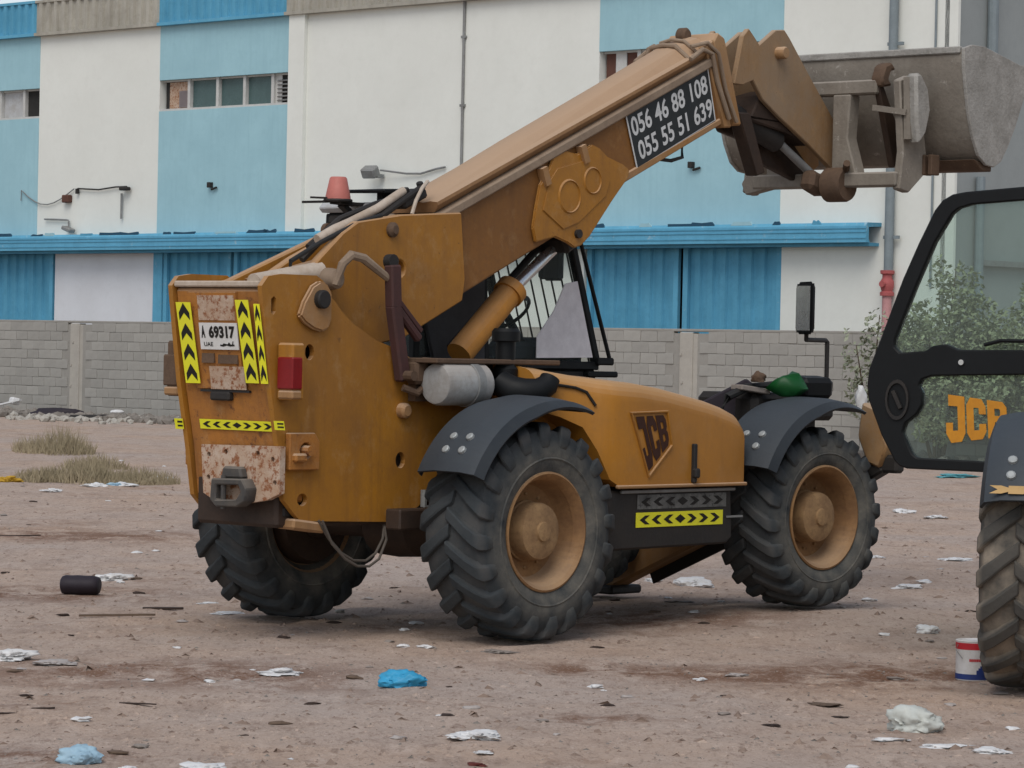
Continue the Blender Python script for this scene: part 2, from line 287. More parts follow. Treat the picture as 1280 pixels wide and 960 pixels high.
# ---------------------------------------------------------------- geometry helpers
class G:
    def __init__(s): s.bm = bmesh.new()
    def add(s, tmp, bev=0.0, seg=1, mat=None):
        if mat: bmesh.ops.transform(tmp, matrix=mat, verts=tmp.verts)
        bmesh.ops.recalc_face_normals(tmp, faces=tmp.faces)
        if bev:
            ed = [e for e in tmp.edges if len(e.link_faces) == 2 and e.calc_face_angle(0) > 0.5]
            bmesh.ops.bevel(tmp, geom=ed, offset=bev, segments=seg, affect='EDGES', clamp_overlap=True)
        me = bpy.data.meshes.new('tmp'); tmp.to_mesh(me); tmp.free()
        s.bm.from_mesh(me); bpy.data.meshes.remove(me)
        return s
    def box(s, c, d, rot=None, bev=0.0):
        t = bmesh.new(); bmesh.ops.create_cube(t, size=1)
        m = Matrix.Translation(c) @ (rot.to_matrix().to_4x4() if rot else Matrix.Identity(4)) @ Matrix.Diagonal((*d, 1))
        bmesh.ops.transform(t, matrix=m, verts=t.verts)
        return s.add(t, bev)
    def bar(s, a, b, w, h, up=(0, 0, 1), bev=0.0):
        a = Vector(a); b = Vector(b); d = b - a; z = Vector(up); x = d.normalized()
        y = z.cross(x).normalized(); z = x.cross(y)
        m = Matrix((x, y, z)).transposed().to_4x4(); m.translation = (a + b) / 2
        t = bmesh.new(); bmesh.ops.create_cube(t, size=1)
        bmesh.ops.transform(t, matrix=m @ Matrix.Diagonal((d.length, w, h, 1)), verts=t.verts)
        return s.add(t, bev)
    def prism(s, pts, axis, a, b, holes=(), bev=0.0, fn=None, seg=1):
        """2-D outline (with holes) pushed from a to b along an axis; fn maps (p, q, k) to 3-D"""
        if fn is None:
            fn = {'y': lambda p, q, k: (p, k, q), 'x': lambda p, q, k: (k, p, q), 'z': lambda p, q, k: (p, q, k)}[axis]
        t = bmesh.new(); loops = [list(pts)] + [list(h) for h in holes]
        lay = []
        for k in (a, b):
            lay.append([[t.verts.new(fn(p[0], p[1], k)) for p in lp] for lp in loops])
        for li in range(len(loops)):
            n = len(loops[li])
            for i in range(n):
                j = (i + 1) % n
                t.faces.new((lay[0][li][i], lay[0][li][j], lay[1][li][j], lay[1][li][i]))
        if holes:
            tri = tessellate_polygon([[Vector((p[0], p[1], 0)) for p in lp] for lp in loops])
            for L in lay:
                flat = [v for lp in L for v in lp]
                for f in tri:
                    try: t.faces.new([flat[i] for i in f])
                    except ValueError: pass
        else:
            for L in lay: t.faces.new(L[0])
        return s.add(t, bev, seg)
    def tube(s, path, r, n=10, cap=True):
        path = [Vector(p) for p in path]; t = bmesh.new(); rings = []
        rs = r if isinstance(r, (list, tuple)) else [r] * len(path)
        ref = Vector((0.13, 0.27, 0.95))
        for i, p in enumerate(path):
            d = (path[min(i + 1, len(path) - 1)] - path[max(i - 1, 0)])
            d = d.normalized() if d.length > 1e-9 else Vector((0, 0, 1))
            if abs(d.dot(ref)) > 0.95: u = d.cross(Vector((1, 0.1, 0))).normalized()
            else: u = d.cross(ref).normalized()
            v = d.cross(u)
            rings.append([t.verts.new(p + (u * math.cos(2 * math.pi * k / n) + v * math.sin(2 * math.pi * k / n)) * rs[i]) for k in range(n)])
        for A, B in zip(rings, rings[1:]):
            for k in range(n): t.faces.new((A[k], A[(k + 1) % n], B[(k + 1) % n], B[k]))
        if cap: t.faces.new(rings[0]); t.faces.new(rings[-1])
        return s.add(t)
    def lathe(s, prof, o=(0, 0, 0), axis='y', n=32, close=False):
        o = Vector(o); t = bmesh.new(); rings = []
        for r, h in prof:
            ring = []
            for k in range(n):
                a = 2 * math.pi * k / n; c, q = r * math.cos(a), r * math.sin(a)
                ring.append(t.verts.new(o + Vector({'y': (c, h, q), 'x': (h, c, q), 'z': (c, q, h)}[axis])))
            rings.append(ring)
        prs = list(zip(rings, rings[1:])) + ([(rings[-1], rings[0])] if close else [])
        for A, B in prs:
            for k in range(n): t.faces.new((A[k], A[(k + 1) % n], B[(k + 1) % n], B[k]))
        if not close: t.faces.new(rings[0]); t.faces.new(rings[-1])
        bmesh.ops.remove_doubles(t, verts=t.verts, dist=1e-6)
        return s.add(t)
    def loft(s, rings, cap=True, closed=True, bev=0.0):
        t = bmesh.new(); R_ = [[t.verts.new(p) for p in r] for r in rings]; n = len(rings[0])
        for A, B in zip(R_, R_[1:]):
            for k in range(n if closed else n - 1): t.faces.new((A[k], A[(k + 1) % n], B[(k + 1) % n], B[k]))
        if cap and closed: t.faces.new(R_[0]); t.faces.new(R_[-1])
        return s.add(t, bev)
    def raw(s, verts, faces):
        t = bmesh.new(); vs = [t.verts.new(v) for v in verts]
        for f in faces:
            try: t.faces.new([vs[i] for i in f])
            except ValueError: pass
        me = bpy.data.meshes.new('tmp'); t.to_mesh(me); t.free(); s.bm.from_mesh(me); bpy.data.meshes.remove(me)
        return s
    def done(s, name, mat, parent=None, smooth=35):
        me = bpy.data.meshes.new(name); s.bm.to_mesh(me); s.bm.free()
        me.materials.append(M[mat] if isinstance(mat, str) else mat)
        if smooth:
            me.polygons.foreach_set('use_smooth', [True] * len(me.polygons)); me.set_sharp_from_angle(angle=R(smooth))
        o = bpy.data.objects.new(name, me); COL.objects.link(o)
        if parent: o.parent = parent
        return o

def thing(name, label, cat, loc=(0, 0, 0), rz=0.0, group=None):
    o = bpy.data.objects.new(name, None); COL.objects.link(o); o.location = loc; o.rotation_euler = (0, 0, rz)
    o.empty_display_size = 0.3
    return tag(o, label, cat, group)
def tag(o, label, cat, group=None):
    o['label'] = label; o['category'] = cat
    if group: o['group'] = group
    return o
def circ(x, z, r, n=14, sx=1.0, sz=1.0):
    return [(x + r * sx * math.cos(2 * math.pi * k / n), z + r * sz * math.sin(2 * math.pi * k / n)) for k in range(n)]
def bil(c, s, t):                                    # corners BL, BR, TR, TL
    return (c[0] * (1 - s) + c[1] * s) * (1 - t) + (c[3] * (1 - s) + c[2] * s) * t
def quad_n(c): return (c[1] - c[0]).cross(c[3] - c[0]).normalized()
def sheet(name, c, th, mat, parent, push=0.0, s0=0, s1=1, t0=0, t1=1):
    """thin flat panel on the quad c, its normal side th thick"""
    c = [Vector(p) for p in c]; n = quad_n(c); g = G()
    q = [bil(c, s, t) for s, t in ((s0, t0), (s1, t0), (s1, t1), (s0, t1))]
    g.loft([[p + n * push for p in q], [p + n * (push + th) for p in q]])
    return g.done(name, mat, parent, 0)
def shapes(name, c, polys, mat, parent, push, th=0.0012):
    """flat print: polygons in 0..1 coordinates on the quad c"""
    c = [Vector(p) for p in c]; n = quad_n(c); g = G()
    for P in polys:
        q = [bil(c, s, t) for s, t in P]
        g.loft([[p + n * push for p in q], [p + n * (push + th) for p in q]])
    return g.done(name, mat, parent, 0)
def text_mesh(body, bold=0.0, space=1.0):
    cu = bpy.data.curves.new('txt', 'FONT'); cu.body = body; cu.offset = bold; cu.resolution_u = 3; cu.space_character = space
    o = bpy.data.objects.new('txt', cu); COL.objects.link(o)
    dg = bpy.context.evaluated_depsgraph_get(); me = bpy.data.meshes.new_from_object(o.evaluated_get(dg))
    vs = [v.co.copy() for v in me.vertices]; fs = [tuple(p.vertices) for p in me.polygons]
    bpy.data.objects.remove(o); bpy.data.curves.remove(cu); bpy.data.meshes.remove(me)
    x0 = min(v.x for v in vs); x1 = max(v.x for v in vs); y0 = min(v.y for v in vs); y1 = max(v.y for v in vs)
    return [((v.x - x0) / (x1 - x0), (v.y - y0) / (y1 - y0)) for v in vs], fs
def lettering(name, c, lines, mat, parent, push):
    """lines: (text, s0, t0, s1, t1, bold)"""
    c = [Vector(p) for p in c]; n = quad_n(c); g = G()
    for body, s0, t0, s1, t1, bold in lines:
        v, f = text_mesh(body, bold)
        g.raw([bil(c, s0 + (s1 - s0) * a, t0 + (t1 - t0) * b) + n * push for a, b in v], f)
    return g.done(name, mat, parent, 0)
def chevrons(n, vertical=False):
    out = []
    for k in range(n):
        a = (k + 0.12) / n; b = (k + 0.60) / n; d = 0.36 / n; m = 0.14
        if vertical: out.append([(m, a), (0.5, a + d), (1 - m, a), (1 - m, a + d), (0.5, b + d), (m, a + d)])
    return out
def side_chevrons():
    out = []
    for k in range(3):
        x = 0.04 + k * 0.135
        out.append([(x, .5), (x + .06, .8), (x + .11, .8), (x + .055, .5), (x + .11, .2), (x + .06, .2)])
        x = 1 - x
        out.append([(x, .5), (x - .06, .2), (x - .11, .2), (x - .055, .5), (x - .11, .8), (x - .06, .8)])
    out.append([(.44, .5), (.5, .8), (.56, .5), (.5, .2)])
    return out

def block_letters(word):
    J = [[(.15, 1), (1, 1), (1, .18), (.8, 0), (.25, 0), (.0, .2), (.0, .42), (.36, .42), (.36, .25), (.62, .25), (.62, .77), (.15, .77)]]
    C = [[(.2, 1), (.8, 1), (1, .82), (1, .62), (.64, .62), (.64, .77), (.37, .77), (.37, .23), (.64, .23), (.64, .38), (1, .38), (1, .18), (.8, 0), (.2, 0), (0, .18), (0, .82)]]
    B = [[(0, 0), (.37, 0), (.37, 1), (0, 1)], [(.371, .79), (.62, .79), (.66, .74), (.66, .63), (.62, .59), (.371, .59), (.371, .42), (.62, .42), (.66, .37), (.66, .25), (.62, .21), (.371, .21), (.371, 0), (.8, 0), (1, .15), (1, .4), (.88, .5), (1, .6), (1, .85), (.8, 1), (.371, 1)]]
    out = []; n = len(word)
    for i, ch in enumerate(word):
        for P in {'J': J, 'C': C, 'B': B}[ch]: out.append([((i + .04 + .92 * p[0]) / n, p[1]) for p in P])
    return out

# ================================================================ GROUND
rng = random.Random(7)
def gh(x, y):
    v = noise.noise(Vector((x * 0.35, y * 0.22, 1.3))) * 0.028 + noise.noise(Vector((x * 1.3, y * 0.9, 4.7))) * 0.012 \
        + noise.noise(Vector((x * 4.1, y * 3.1, 9.7))) * 0.018 \
        + noise.noise(Vector((x * 9.0, y * 6.1, 2.7))) * 0.010
    far = max(0.0, min(1.0, (y - 40) / 25))
    near = math.exp(-((x - 1.9) ** 2 + (y - 20.7) ** 2) / 1.3) * 0.075
    return v * (1 - min(1, near * 13)) - 0.012 + far * 0.10 + near
gy = []; y = 4.0
while y < 95: gy.append(y); y *= (1.0125 if y < 10 or y > 40 else 1.0055)
gx = [-30 + 60 * i / 260 for i in range(261)]
g = G(); t = bmesh.new(); rows = []
for yy in gy:
    sc = 0.10 + yy / 62
    rows.append([t.verts.new((xx * sc, yy, gh(xx * sc, yy))) for xx in gx])
for A, B in zip(rows, rows[1:]):
    for k in range(len(gx) - 1): t.faces.new((A[k], A[k + 1], B[k + 1], B[k]))
# sheet beyond, to the horizon
def strip(p):
    t.faces.new([t.verts.new(q) for q in p])
E_ = 1500
L0 = [r[0].co.copy() for r in rows]; R0 = [r[-1].co.copy() for r in rows]
strip([(-E_, 4, -.02)] + [tuple(p) for p in L0] + [(-E_, 95, .08)])
strip([(E_, 95, .08)] + [tuple(p) for p in reversed(R0)] + [(E_, 4, -.02)])
strip([(-E_, E_, .0), (-E_, 95, .08)] + [tuple(v.co) for v in rows[-1]] + [(E_, 95, .08), (E_, E_, .0)])
strip([(-E_, -E_, -.02), (E_, -E_, -.02), (E_, 4, -.02)] + [tuple(v.co) for v in reversed(rows[0])] + [(-E_, 4, -.02)])
bmesh.ops.remove_doubles(t, verts=t.verts, dist=1e-5)
bmesh.ops.triangulate(t, faces=[f for f in t.faces if len(f.verts) > 4])
g.add(t); go = g.done('ground', 'ground', None, 180); go['kind'] = 'structure'

def pebble_field(name, mat, n, y0, y1, smin, smax, seed, flat=0.6, xr=0.2):
    r = random.Random(seed); V = []; Fc = []
    for i in range(n):
        y = y0 * (y1 / y0) ** r.random(); x = (r.random() * 2 - 1) * y * xr
        s = smin * (smax / smin) ** (r.random() ** 2.0); b = len(V); z = gh(x, y)
        ph = r.random() * 6.28; st = r.uniform(0.6, 1.5)
        for k in range(5):
            a = ph + k * 1.2566 + r.uniform(-.3, .3); q = s * r.uniform(.7, 1.2)
            V.append((x + math.cos(a) * q * st, y + math.sin(a) * q / st, z - s * .15))
        V.append((x + s * r.uniform(-.3, .3), y + s * r.uniform(-.3, .3), z + s * flat * r.uniform(.6, 1.2)))
        V.append((x + s * r.uniform(-.5, .5), y + s * r.uniform(-.5, .5), z + s * flat * r.uniform(.3, .9)))
        for k in range(5): Fc.append((b + k, b + (k + 1) % 5, b + 5 + (k > 2)))
        Fc.append((b + 3, b + 5, b + 6)); Fc.append((b, b + 6, b + 5))
    o = G().raw(V, Fc).done(name, mat, None, 0); o['kind'] = 'stuff'; return o
pebble_field('dirt_clods', 'ground', 11000, 10.5, 46, 0.006, 0.026, 3, .38)
pebble_field('soil_crumbs', 'clod', 2600, 10.5, 40, 0.010, 0.045, 8, .5)
pebble_field('gravel', 'rock', 5000, 10.5, 46, 0.005, 0.018, 5, .45)

# ================================================================ TELEHANDLER (machine frame: x forward, y left, z up)
def tyre_mesh(wear=1.0):
    g = G()
    wr = lambda r: r if r < .36 else .36 + (r - .36) * wear
    half = [(.325, .145), (.350, .178), (.400, .199), (.455, .206), (.510, .200), (.555, .188), (.586, .168), (.602, .10), (.606, 0)]
    prof = half + [(r, -h) for r, h in reversed(half[:-1])] + [(.31, -.13), (.31, .13)]
    g.lathe([(wr(r), h) for r, h in prof], n=60, close=True)
    # sidewall ring
    for sg in (1, -1):
        g.lathe([(.42, sg * .2035), (.428, sg * .2085), (.436, sg * .2035)], n=60, close=True)
    # chevron lugs
    NL = 20; V = []; Fc = []
    st = [(-.012, -.03, .595, .636, .056), (.055, .055, .595, .638, .058), (.115, .135, .590, .636, .062), (.165, .195, .578, .630, .068),
          (.192, .230, .550, .612, .074), (.208, .248, .50, .560, .074), (.207, .256, .465, .500, .062)]
    for sg in (1, -1):
        for k in range(NL):
            base = 2 * math.pi * (k + (0.5 if sg < 0 else 0)) / NL; b = len(V)
            for (yy, dth, r0, r1, hw) in st:
                if yy > 0.19: rb = [(r0, yy - .03), (r1, yy)]
                else: rb = [(r0, yy), (r1, yy)]
                for (rr, wid, yv) in ((rb[0][0], hw * 1.35, rb[0][1]), (rb[1][0], hw, rb[1][1])):
                    for q in (-1, 1):
                        th = base + dth + q * wid
                        V.append((wr(rr) * math.cos(th), sg * yv, wr(rr) * math.sin(th)))
            n = len(st)
            for i in range(n - 1):
                a, c = b + i * 4, b + i * 4 + 4
                Fc += [(a + 2, a + 3, c + 3, c + 2), (a, a + 2, c + 2, c), (a + 1, c + 1, c + 3, a + 3)]
            Fc += [(b, b + 1, b + 3, b + 2), (b + 4 * n - 4, b + 4 * n - 3, b + 4 * n - 1, b + 4 * n - 2)]
    t = bmesh.new(); vs = [t.verts.new(v) for v in V]
    for f in Fc: t.faces.new([vs[i] for i in f])
    g.add(t, .007)
    return g
def make_wheel(parent, loc, mat_t='rubber', scale=(1, 1, 1), rz=0.0):
    g = G()
    g.lathe([(.300, -.135), (.306, -.150), (.318, -.172), (.338, -.190), (.350, -.186), (.352, -.172), (.345, -.160), (.33, -.15), (.32, -.14)], n=56, close=True)
    g.lathe([(.330, -.16), (.318, -.168), (.304, -.130), (.292, -.075), (.270, -.045), (.235, -.040), (.175, -.030), (.0, -.030), (0, -.010), (.28, -.012), (.31, -.08)], n=56, close=True)
    g.lathe([(.31, -.08), (.315, .12), (.345, .175), (.352, .18), (.348, .165), (.30, .12), (.295, -.01)], n=48, close=True)
    rim = g.done('wheel', 'rim', parent, 40)
    rim.location = loc; rim.scale = scale; rim.rotation_euler = (0, 0, rz)
    ty = tyre_mesh().done('tyre', mat_t, rim, 30)
    h = G()
    h.lathe([(.175, -.028), (.178, -.05), (.170, -.058), (.168, -.125), (.160, -.145), (.130, -.155), (.060, -.160), (.055, -.172), (.03, -.176), (0, -.176)], n=36)
    h.done('hub', 'hub', rim, 40)
    b = G()
    for k in range(12):
        a = k * math.pi / 6
        b.lathe([(.010, -.030), (.010, -.046), (.006, -.049), (0, -.049)], (.215 * math.cos(a), 0, .215 * math.sin(a)), n=6)
    wn = b.done('wheel_nuts', 'hub', rim, 0); wn['kind'] = 'stuff'
    return rim
def dup_tree(o, parent):
    c = o.copy(); COL.objects.link(c); c.parent = parent
    for ch in o.children: dup_tree(ch, c)
    return c
def make_fender(parent, cx, cz, sy=1, front=False, yi=-.73, yo=-1.205):
    g = G(); rings = []
    w = yo - yi
    prof = [(yi, .735), (yi + .02 * (-1), .785), (yi + w * .35, .812), (yi + w * .75, .805), (yi + w * .94, .775), (yo, .715)]
    A0, A1 = 152, 65
    n = 22
    for k in range(n + 1):
        f = k / n; a = R(A0 + (A1 - A0) * f)
        lip = 1.0 if f < .55 else 1 - (f - .55) / .45 * .75        # outer lip tapers to a thin tip at the front
        ring = []
        for (yy, r) in prof:
            top = .812
            rr = top - (top - r) * (lip if yy < yi + w * .8 else 1)
            ring.append(Vector((cx + rr * math.cos(a), sy * yy, cz + rr * math.sin(a))))
        inn = [Vector((cx + (p.x - cx) * .98, p.y + sy * (.012 if i > 3 else -.004), cz + (p.z - cz) * .98)) for i, p in enumerate(ring)]
        rings.append(ring + inn[::-1])
    g.loft(rings)
    f = g.done('mudguard', 'fender', parent, 45)
    bm_ = None
    for (a, yy) in ((142, .40), (142, .66), (135, .40), (135, .66)):
        a = R(a); y2 = yi + w * yy; r = .810
        d = Vector((math.cos(a), 0, math.sin(a)))
        if bm_ is None:
            b = G().tube([(0, 0, -.008), (0, 0, .010), (0, 0, .014)], [.026, .024, .016], 10).done('washer_bolt', 'pale_bolt', f, 0); bm_ = b.data
        else:
            b = bpy.data.objects.new('washer_bolt', bm_); COL.objects.link(b); b.parent = f
        b.location = (cx + r * math.cos(a), sy * y2, cz + r * math.sin(a)); b.rotation_euler = d.to_track_quat('Z', 'Y').to_euler()
    return f

MA = R(48.6)
TH = thing('telehandler', 'ochre yellow telescopic handler with its boom raised and grey bucket curled', 'telehandler', (-.634, 19.27, 0), MA)

# --- wheels and axles
w0 = make_wheel(TH, (0, -.922, .642), scale=(1, 1.17, 1))
worn = None
for (x, sy, sc, rz) in ((2.75, -1, .965, -R(4)), (0, 1, 1, 0), (2.75, 1, .965, 0)):
    c = dup_tree(w0, TH); c.location = (x, sy * (.985 if sy > 0 else .922), .642 if sc == 1 else .658); c.rotation_euler = (0, 0, rz)
    if sc != 1:
        for q in c.children:
            if q.name.startswith('tyre'):
                if x == 2.75 and worn is None:
                    tmp = tyre_mesh(.875).done('tyre', 'rubber', None, 30); worn = tmp.data; bpy.data.objects.remove(tmp)
                q.data = worn
    c.scale = (sc, -sy * 1.17, sc)
for x in (0, 2.75):
    g = G()
    g.lathe([(0, -.86), (.12, -.86), (.13, -.70), (.095, -.55), (.095, -.28), (.19, -.17), (.20, 0), (.19, .17), (.095, .28), (.095, .55), (.13, .70), (.12, .86), (0, .86)], (x, 0, .63), n=18)
    for q in (-1, 1): g.lathe([(0, q * .74), (.28, q * .74), (.305, q * .80), (.305, q * .84), (0, q * .84)], (x, 0, .645), n=24)
    g.done('axle', 'axle', TH)
# --- chassis
def xr(z):                                  # rear edge of the side plates leans with height
    P = [(.70, -1.37), (.82, -1.40), (1.11, -1.445), (1.47, -1.52), (2.0, -1.60)]
    for (a, xa), (b, xb) in zip(P, P[1:]):
        if z <= b: return xa + (xb - xa) * (z - a) / (b - a)
    return -1.60
plate = [(-1.60, 2.02), (-1.55, 2.075), (-1.45, 2.09), (-1.17, 2.09), (-1.115, 2.06), (-1.10, 2.0), (-1.02, 1.95), (-.96, 1.89), (-.86, 1.82), (-.67, 1.73),
         (-.52, 1.69), (-.35, 1.62), (-.1, 1.55), (.15, 1.50), (.2, 1.3), (.12, 1.10), (-.12, .97), (-.20, .82), (-.40, .69), (-.48, .675), (-1.26, .70), (-1.31, .74),
         (-1.395, .82), (-1.445, 1.11), (-1.52, 1.47)]
slot = [(-1.525, 1.87), (-1.505, 1.86), (-1.487, 1.88), (-1.487, 1.95), (-1.505, 1.965), (-1.525, 1.95)]
holes = [slot, circ(-1.215, 1.655, .046, 14, .8), circ(-.45, 1.035, .048, 14, .85), circ(-1.25, .82, .036, 14, 1.15)]
for (nm, ya, yb) in (('side_plate', -.385, -.35), ('side_plate', .35, .385)):
    g = G().prism(plate, 'y', ya, yb, holes)
    sp = g.done(nm, 'ochre', TH, 0)
    sp['label'] = 'right-hand ochre side plate with round holes' if ya < 0 else 'far ochre side plate'
g = G()                                      # frame between and ahead of the plates
g.box((.3, .0, .80), (3.4, .66, .28), bev=.02)
g.box((1.6, .0, .62), (2.2, .56, .30), bev=.02)
g.box((2.95, 0, .72), (1.0, .62, .42), bev=.02)
g.box((-.8, 0, 1.05), (1.0, .66, .55), bev=.02)
g.box((-.2, -.52, .70), (.9, .12, .12), bev=.01)
g.done('chassis_frame', 'axle', TH)
g = G().prism([(-1.30, 1.60), (-.3, 1.45), (.2, 1.3), (.2, 1.1), (-1.2, 1.0)], 'y', -.345, .345)
g.done('inner_bulkhead', 'dark', TH)
# pivot boss on right plate, doubler, pin
dbl = [(-1.335, 1.86), (-1.30, 1.94), (-1.235, 2.03), (-1.175, 2.06), (-1.12, 2.05), (-1.075, 1.99), (-1.075, 1.84), (-1.10, 1.79), (-1.15, 1.77), (-1.22, 1.785), (-1.29, 1.82)]
g = G().prism(dbl, 'y', -.425, -.385, bev=.012, seg=2); d_ = g.done('pivot_doubler', 'ochre_dusty', TH)
g = G().lathe([(0, -.462), (.045, -.462), (.053, -.455), (.053, -.42), (0, -.42)], (-1.175, 0, 1.955), n=20); g.done('pivot_pin', 'dark', d_)
g = G().lathe([(0, -.440), (.030, -.440), (.045, -.425), (.045, -.38), (0, -.38)], (-.45, 0, 1.325), n=16); g.done('plate_bolt', 'ochre_dusty', TH)
# pale tube above the pivot and its pin
g = G().tube([(-1.50, -.22, 2.03), (-1.0, -.24, 2.115)], .062, 16)
g.done('dusty_pivot_tube', 'white_tube', TH)
g = G().lathe([(0, -.40), (.035, -.40), (.055, -.385), (.065, -.33), (.065, -.2), (0, -.2)], (-1.0, 0, 2.075), n=18); g.done('boom_pivot_cap', 'rail', TH)
# rear counterweight
g = G().prism([(-1.575, 2.0), (-1.495, 1.47), (-1.42, 1.11), (-1.38, .82), (-1.2, .80), (-1.2, 2.02), (-1.5, 2.03)], 'y', -.347, .347, bev=.012)
cw = g.done('counterweight', 'ochre_chipped', TH)
g = G().box((-1.52, 0, 2.03), (.15, .69, .035), bev=.008); g.done('top_crossbar', 'white_tube', TH)
def rear_quad(y0, y1, z0, z1, off=0.0):       # seen from behind: left = +y
    o = .024 - off
    return [(xr(z0) + o, y0, z0), (xr(z0) + o, y1, z0), (xr(z1) + o, y1, z1), (xr(z1) + o, y0, z1)]
cover = sheet('rear_cover', rear_quad(.235, -.16, 1.44, 1.985), 0.018, 'ochre_chipped', TH)
bp = sheet('backing_plate', rear_quad(.15, -.145, 1.825, 1.965, .018), .006, 'rust_white', TH)
sheet('backing_plate', rear_quad(.10, -.185, 1.435, 1.565, .018), .006, 'rust_white', TH)
g = G().box((xr(1.42) + .02, 0.0, 1.425), (.03, .40, .014)); g.done('cover_seam', 'dark', TH)
g = G().box((xr(1.40) + .01, .03, 1.395), (.05, .16, .05), bev=.01); g.done('cover_latch', 'dark', TH)
g = G().box((xr(1.6) + .008, -.06, 1.605), (.02, .16, .05)); g.box((xr(1.6) + .004, .10, 1.61), (.02, .10, .055)); g.done('cover_slot', 'rust', TH)
npq = rear_quad(.145, -.165, 1.66, 1.81, .026)
npl = sheet('number_plate', npq, .006, 'white_film', TH)
lettering('plate_lettering', npq, [('A', .05, .44, .155, .90, .05), ('69317', .25, .42, .94, .90, .05), ('UAE', .10, .12, .34, .28, .02)], 'black_ink', npl, .008)
shapes('plate_script', npq, [[(.52, .14), (.60, .11), (.70, .16), (.78, .12), (.90, .14), (.90, .2), (.80, .2), (.76, .28), (.72, .2), (.62, .24), (.58, .18), (.53, .2)],
                             [(.84, .2), (.86, .32), (.88, .32), (.87, .2)]], 'black_ink', npl, .0065)
for (a, b, z0, z1, tw) in ((.315, .195, 1.465, 1.925, -.025), (-.175, -.28, 1.475, 1.94, -.03)):
    q = [(xr(z0) - .012, a + tw, z0), (xr(z0) - .012, b + tw, z0), (xr(z1) - .012, b, z1), (xr(z1) - .012, a, z1)]
    st = sheet('reflective_strip', q, .003, 'yellow_film', TH)
    shapes('black_arrow', q, chevrons(4, True), 'black_ink', st, .0035)
q = [(xr(1.475) - .012, -.335, 1.475), (xr(1.475) + .0, -.380, 1.475), (xr(1.92) + .0, -.365, 1.92), (xr(1.92) - .012, -.330, 1.92)]
st = sheet('reflective_strip', q, .003, 'yellow_film', TH, .012)
shapes('black_arrow', q, chevrons(4, True), 'black_ink', st, .016)
q = rear_quad(.25, -.365, 1.205, 1.26, .006)
st = sheet('reflective_strip', q, .003, 'yellow_film', TH); st['label'] = 'long horizontal yellow strip with side arrows'
shapes('black_arrow', q, side_chevrons(), 'black_ink', st, .0035)
for q in ([(xr(1.2), .43, 1.2), (xr(1.2), .36, 1.2), (xr(1.26), .36, 1.26), (xr(1.26), .43, 1.26)], [(xr(1.22) - .01, -.40, 1.22), (xr(1.22) - .01, -.48, 1.22), (xr(1.27) - .01, -.48, 1.27), (xr(1.27) - .01, -.40, 1.27)]):
    st = sheet('reflective_tag', q, .003, 'yellow_film', TH, .012)
    shapes('black_bar', q, [[(.35, .25), (.95, .25), (.95, .42), (.35, .42)], [(.35, .62), (.95, .62), (.95, .8), (.35, .8)]], 'black_ink', st, .0155)
g = G()                                       # drawbar plate
tp = [(.215, 1.115), (-.43, 1.125), (-.43, .86), (-.33, .82), (-.14, .79), (-.02, .785), (.10, .80), (.19, .84)]
hl = [circ(y, z, .016, 8) for (y, z) in ((.15, 1.06), (.01, 1.08), (-.25, 1.08), (-.37, 1.05), (-.39, .92), (.15, .93))]
g.prism(tp, 'x', -1.475, -1.435, hl)
tpl = g.done('drawbar_plate', 'rust_white', TH, 0)
g = G()
g.prism([(.04, .93), (-.21, .935), (-.25, .88), (-.235, .81), (-.17, .775), (.0, .77), (.05, .81)], 'x', -1.56, -1.47, [[(.0, .895), (-.18, .90), (-.20, .86), (-.16, .815), (.0, .81)]], .008)
g.prism([(.0, .93), (-.18, .935), (-.16, 1.0), (-.02, 1.0)], 'x', -1.53, -1.47, (), .012)
g.tube([(-1.535, -.04, .95), (-1.535, -.04, .76)], .016, 10)
g.done('tow_hitch', 'hitch', tpl)
g = G().box((-1.26, -.03, .75), (.22, .62, .10), bev=.03); g.done('rear_underplate', 'dark', TH)
# rear lamps on brackets
for sy in (-1, 1):
    nm = 'tail_lamp'
    g = G().box((-1.43, sy * .455, 1.545), (.10, .125, .32), bev=.012); tl = g.done(nm, 'ochre' if sy < 0 else 'rust', TH)
    g = G().box((-1.452, sy * .470, 1.535), (.085, .125, .18), bev=.008); g.done('lamp_lens', 'red_lens' if sy < 0 else 'rust', tl)
    g = G().box((-1.45, sy * .47, 1.415), (.08, .12, .05), bev=.01); g.done('lamp_base', 'ochre_dusty', tl)
    g = G().prism([(-1.40, .99), (-1.16, .99), (-1.16, 1.15), (-1.20, 1.20), (-1.40, 1.20)], 'y', sy * .39, sy * .43, [circ(-1.27, 1.10, .045, 10)], .006)
    g.box((-1.33, sy * .435, 1.06), (.10, .05, .05), bev=.012)
    g.lathe([(0, sy * .41), (.03, sy * .41), (.03, sy * .47), (0, sy * .47)], (-1.27, 0, 1.10), n=10)
    g.done('jack_bracket', 'ochre_chipped', TH)
# underside hoses
g = G()
for dy, dz in ((0, 0), (.03, -.03)):
    g.tube([(-1.13, -.40 - dy, .70), (-1.06, -.41 - dy, .60 + dz), (-.96, -.42 - dy, .51 + dz), (-.86, -.42 - dy, .465 + dz), (-.76, -.42 - dy, .46 + dz), (-.68, -.42 - dy, .50 + dz), (-.60, -.40 - dy, .58), (-.55, -.36, .66)], .008, 8)
g.done('brake_hose', 'brown_hose', TH)
g = G().box((-1.2, -.33, .67), (.26, .14, .06), Euler((0, .12, 0)), .012); g.done('hose_bracket', 'ochre_dusty', TH)
g = G().box((-.12, -.42, .74), (.24, .10, .05), bev=.01).tube([(-.28, -.42, .76), (-.28, -.42, .86)], .02, 8); g.done('spring_bracket', 'grey_metal', TH)

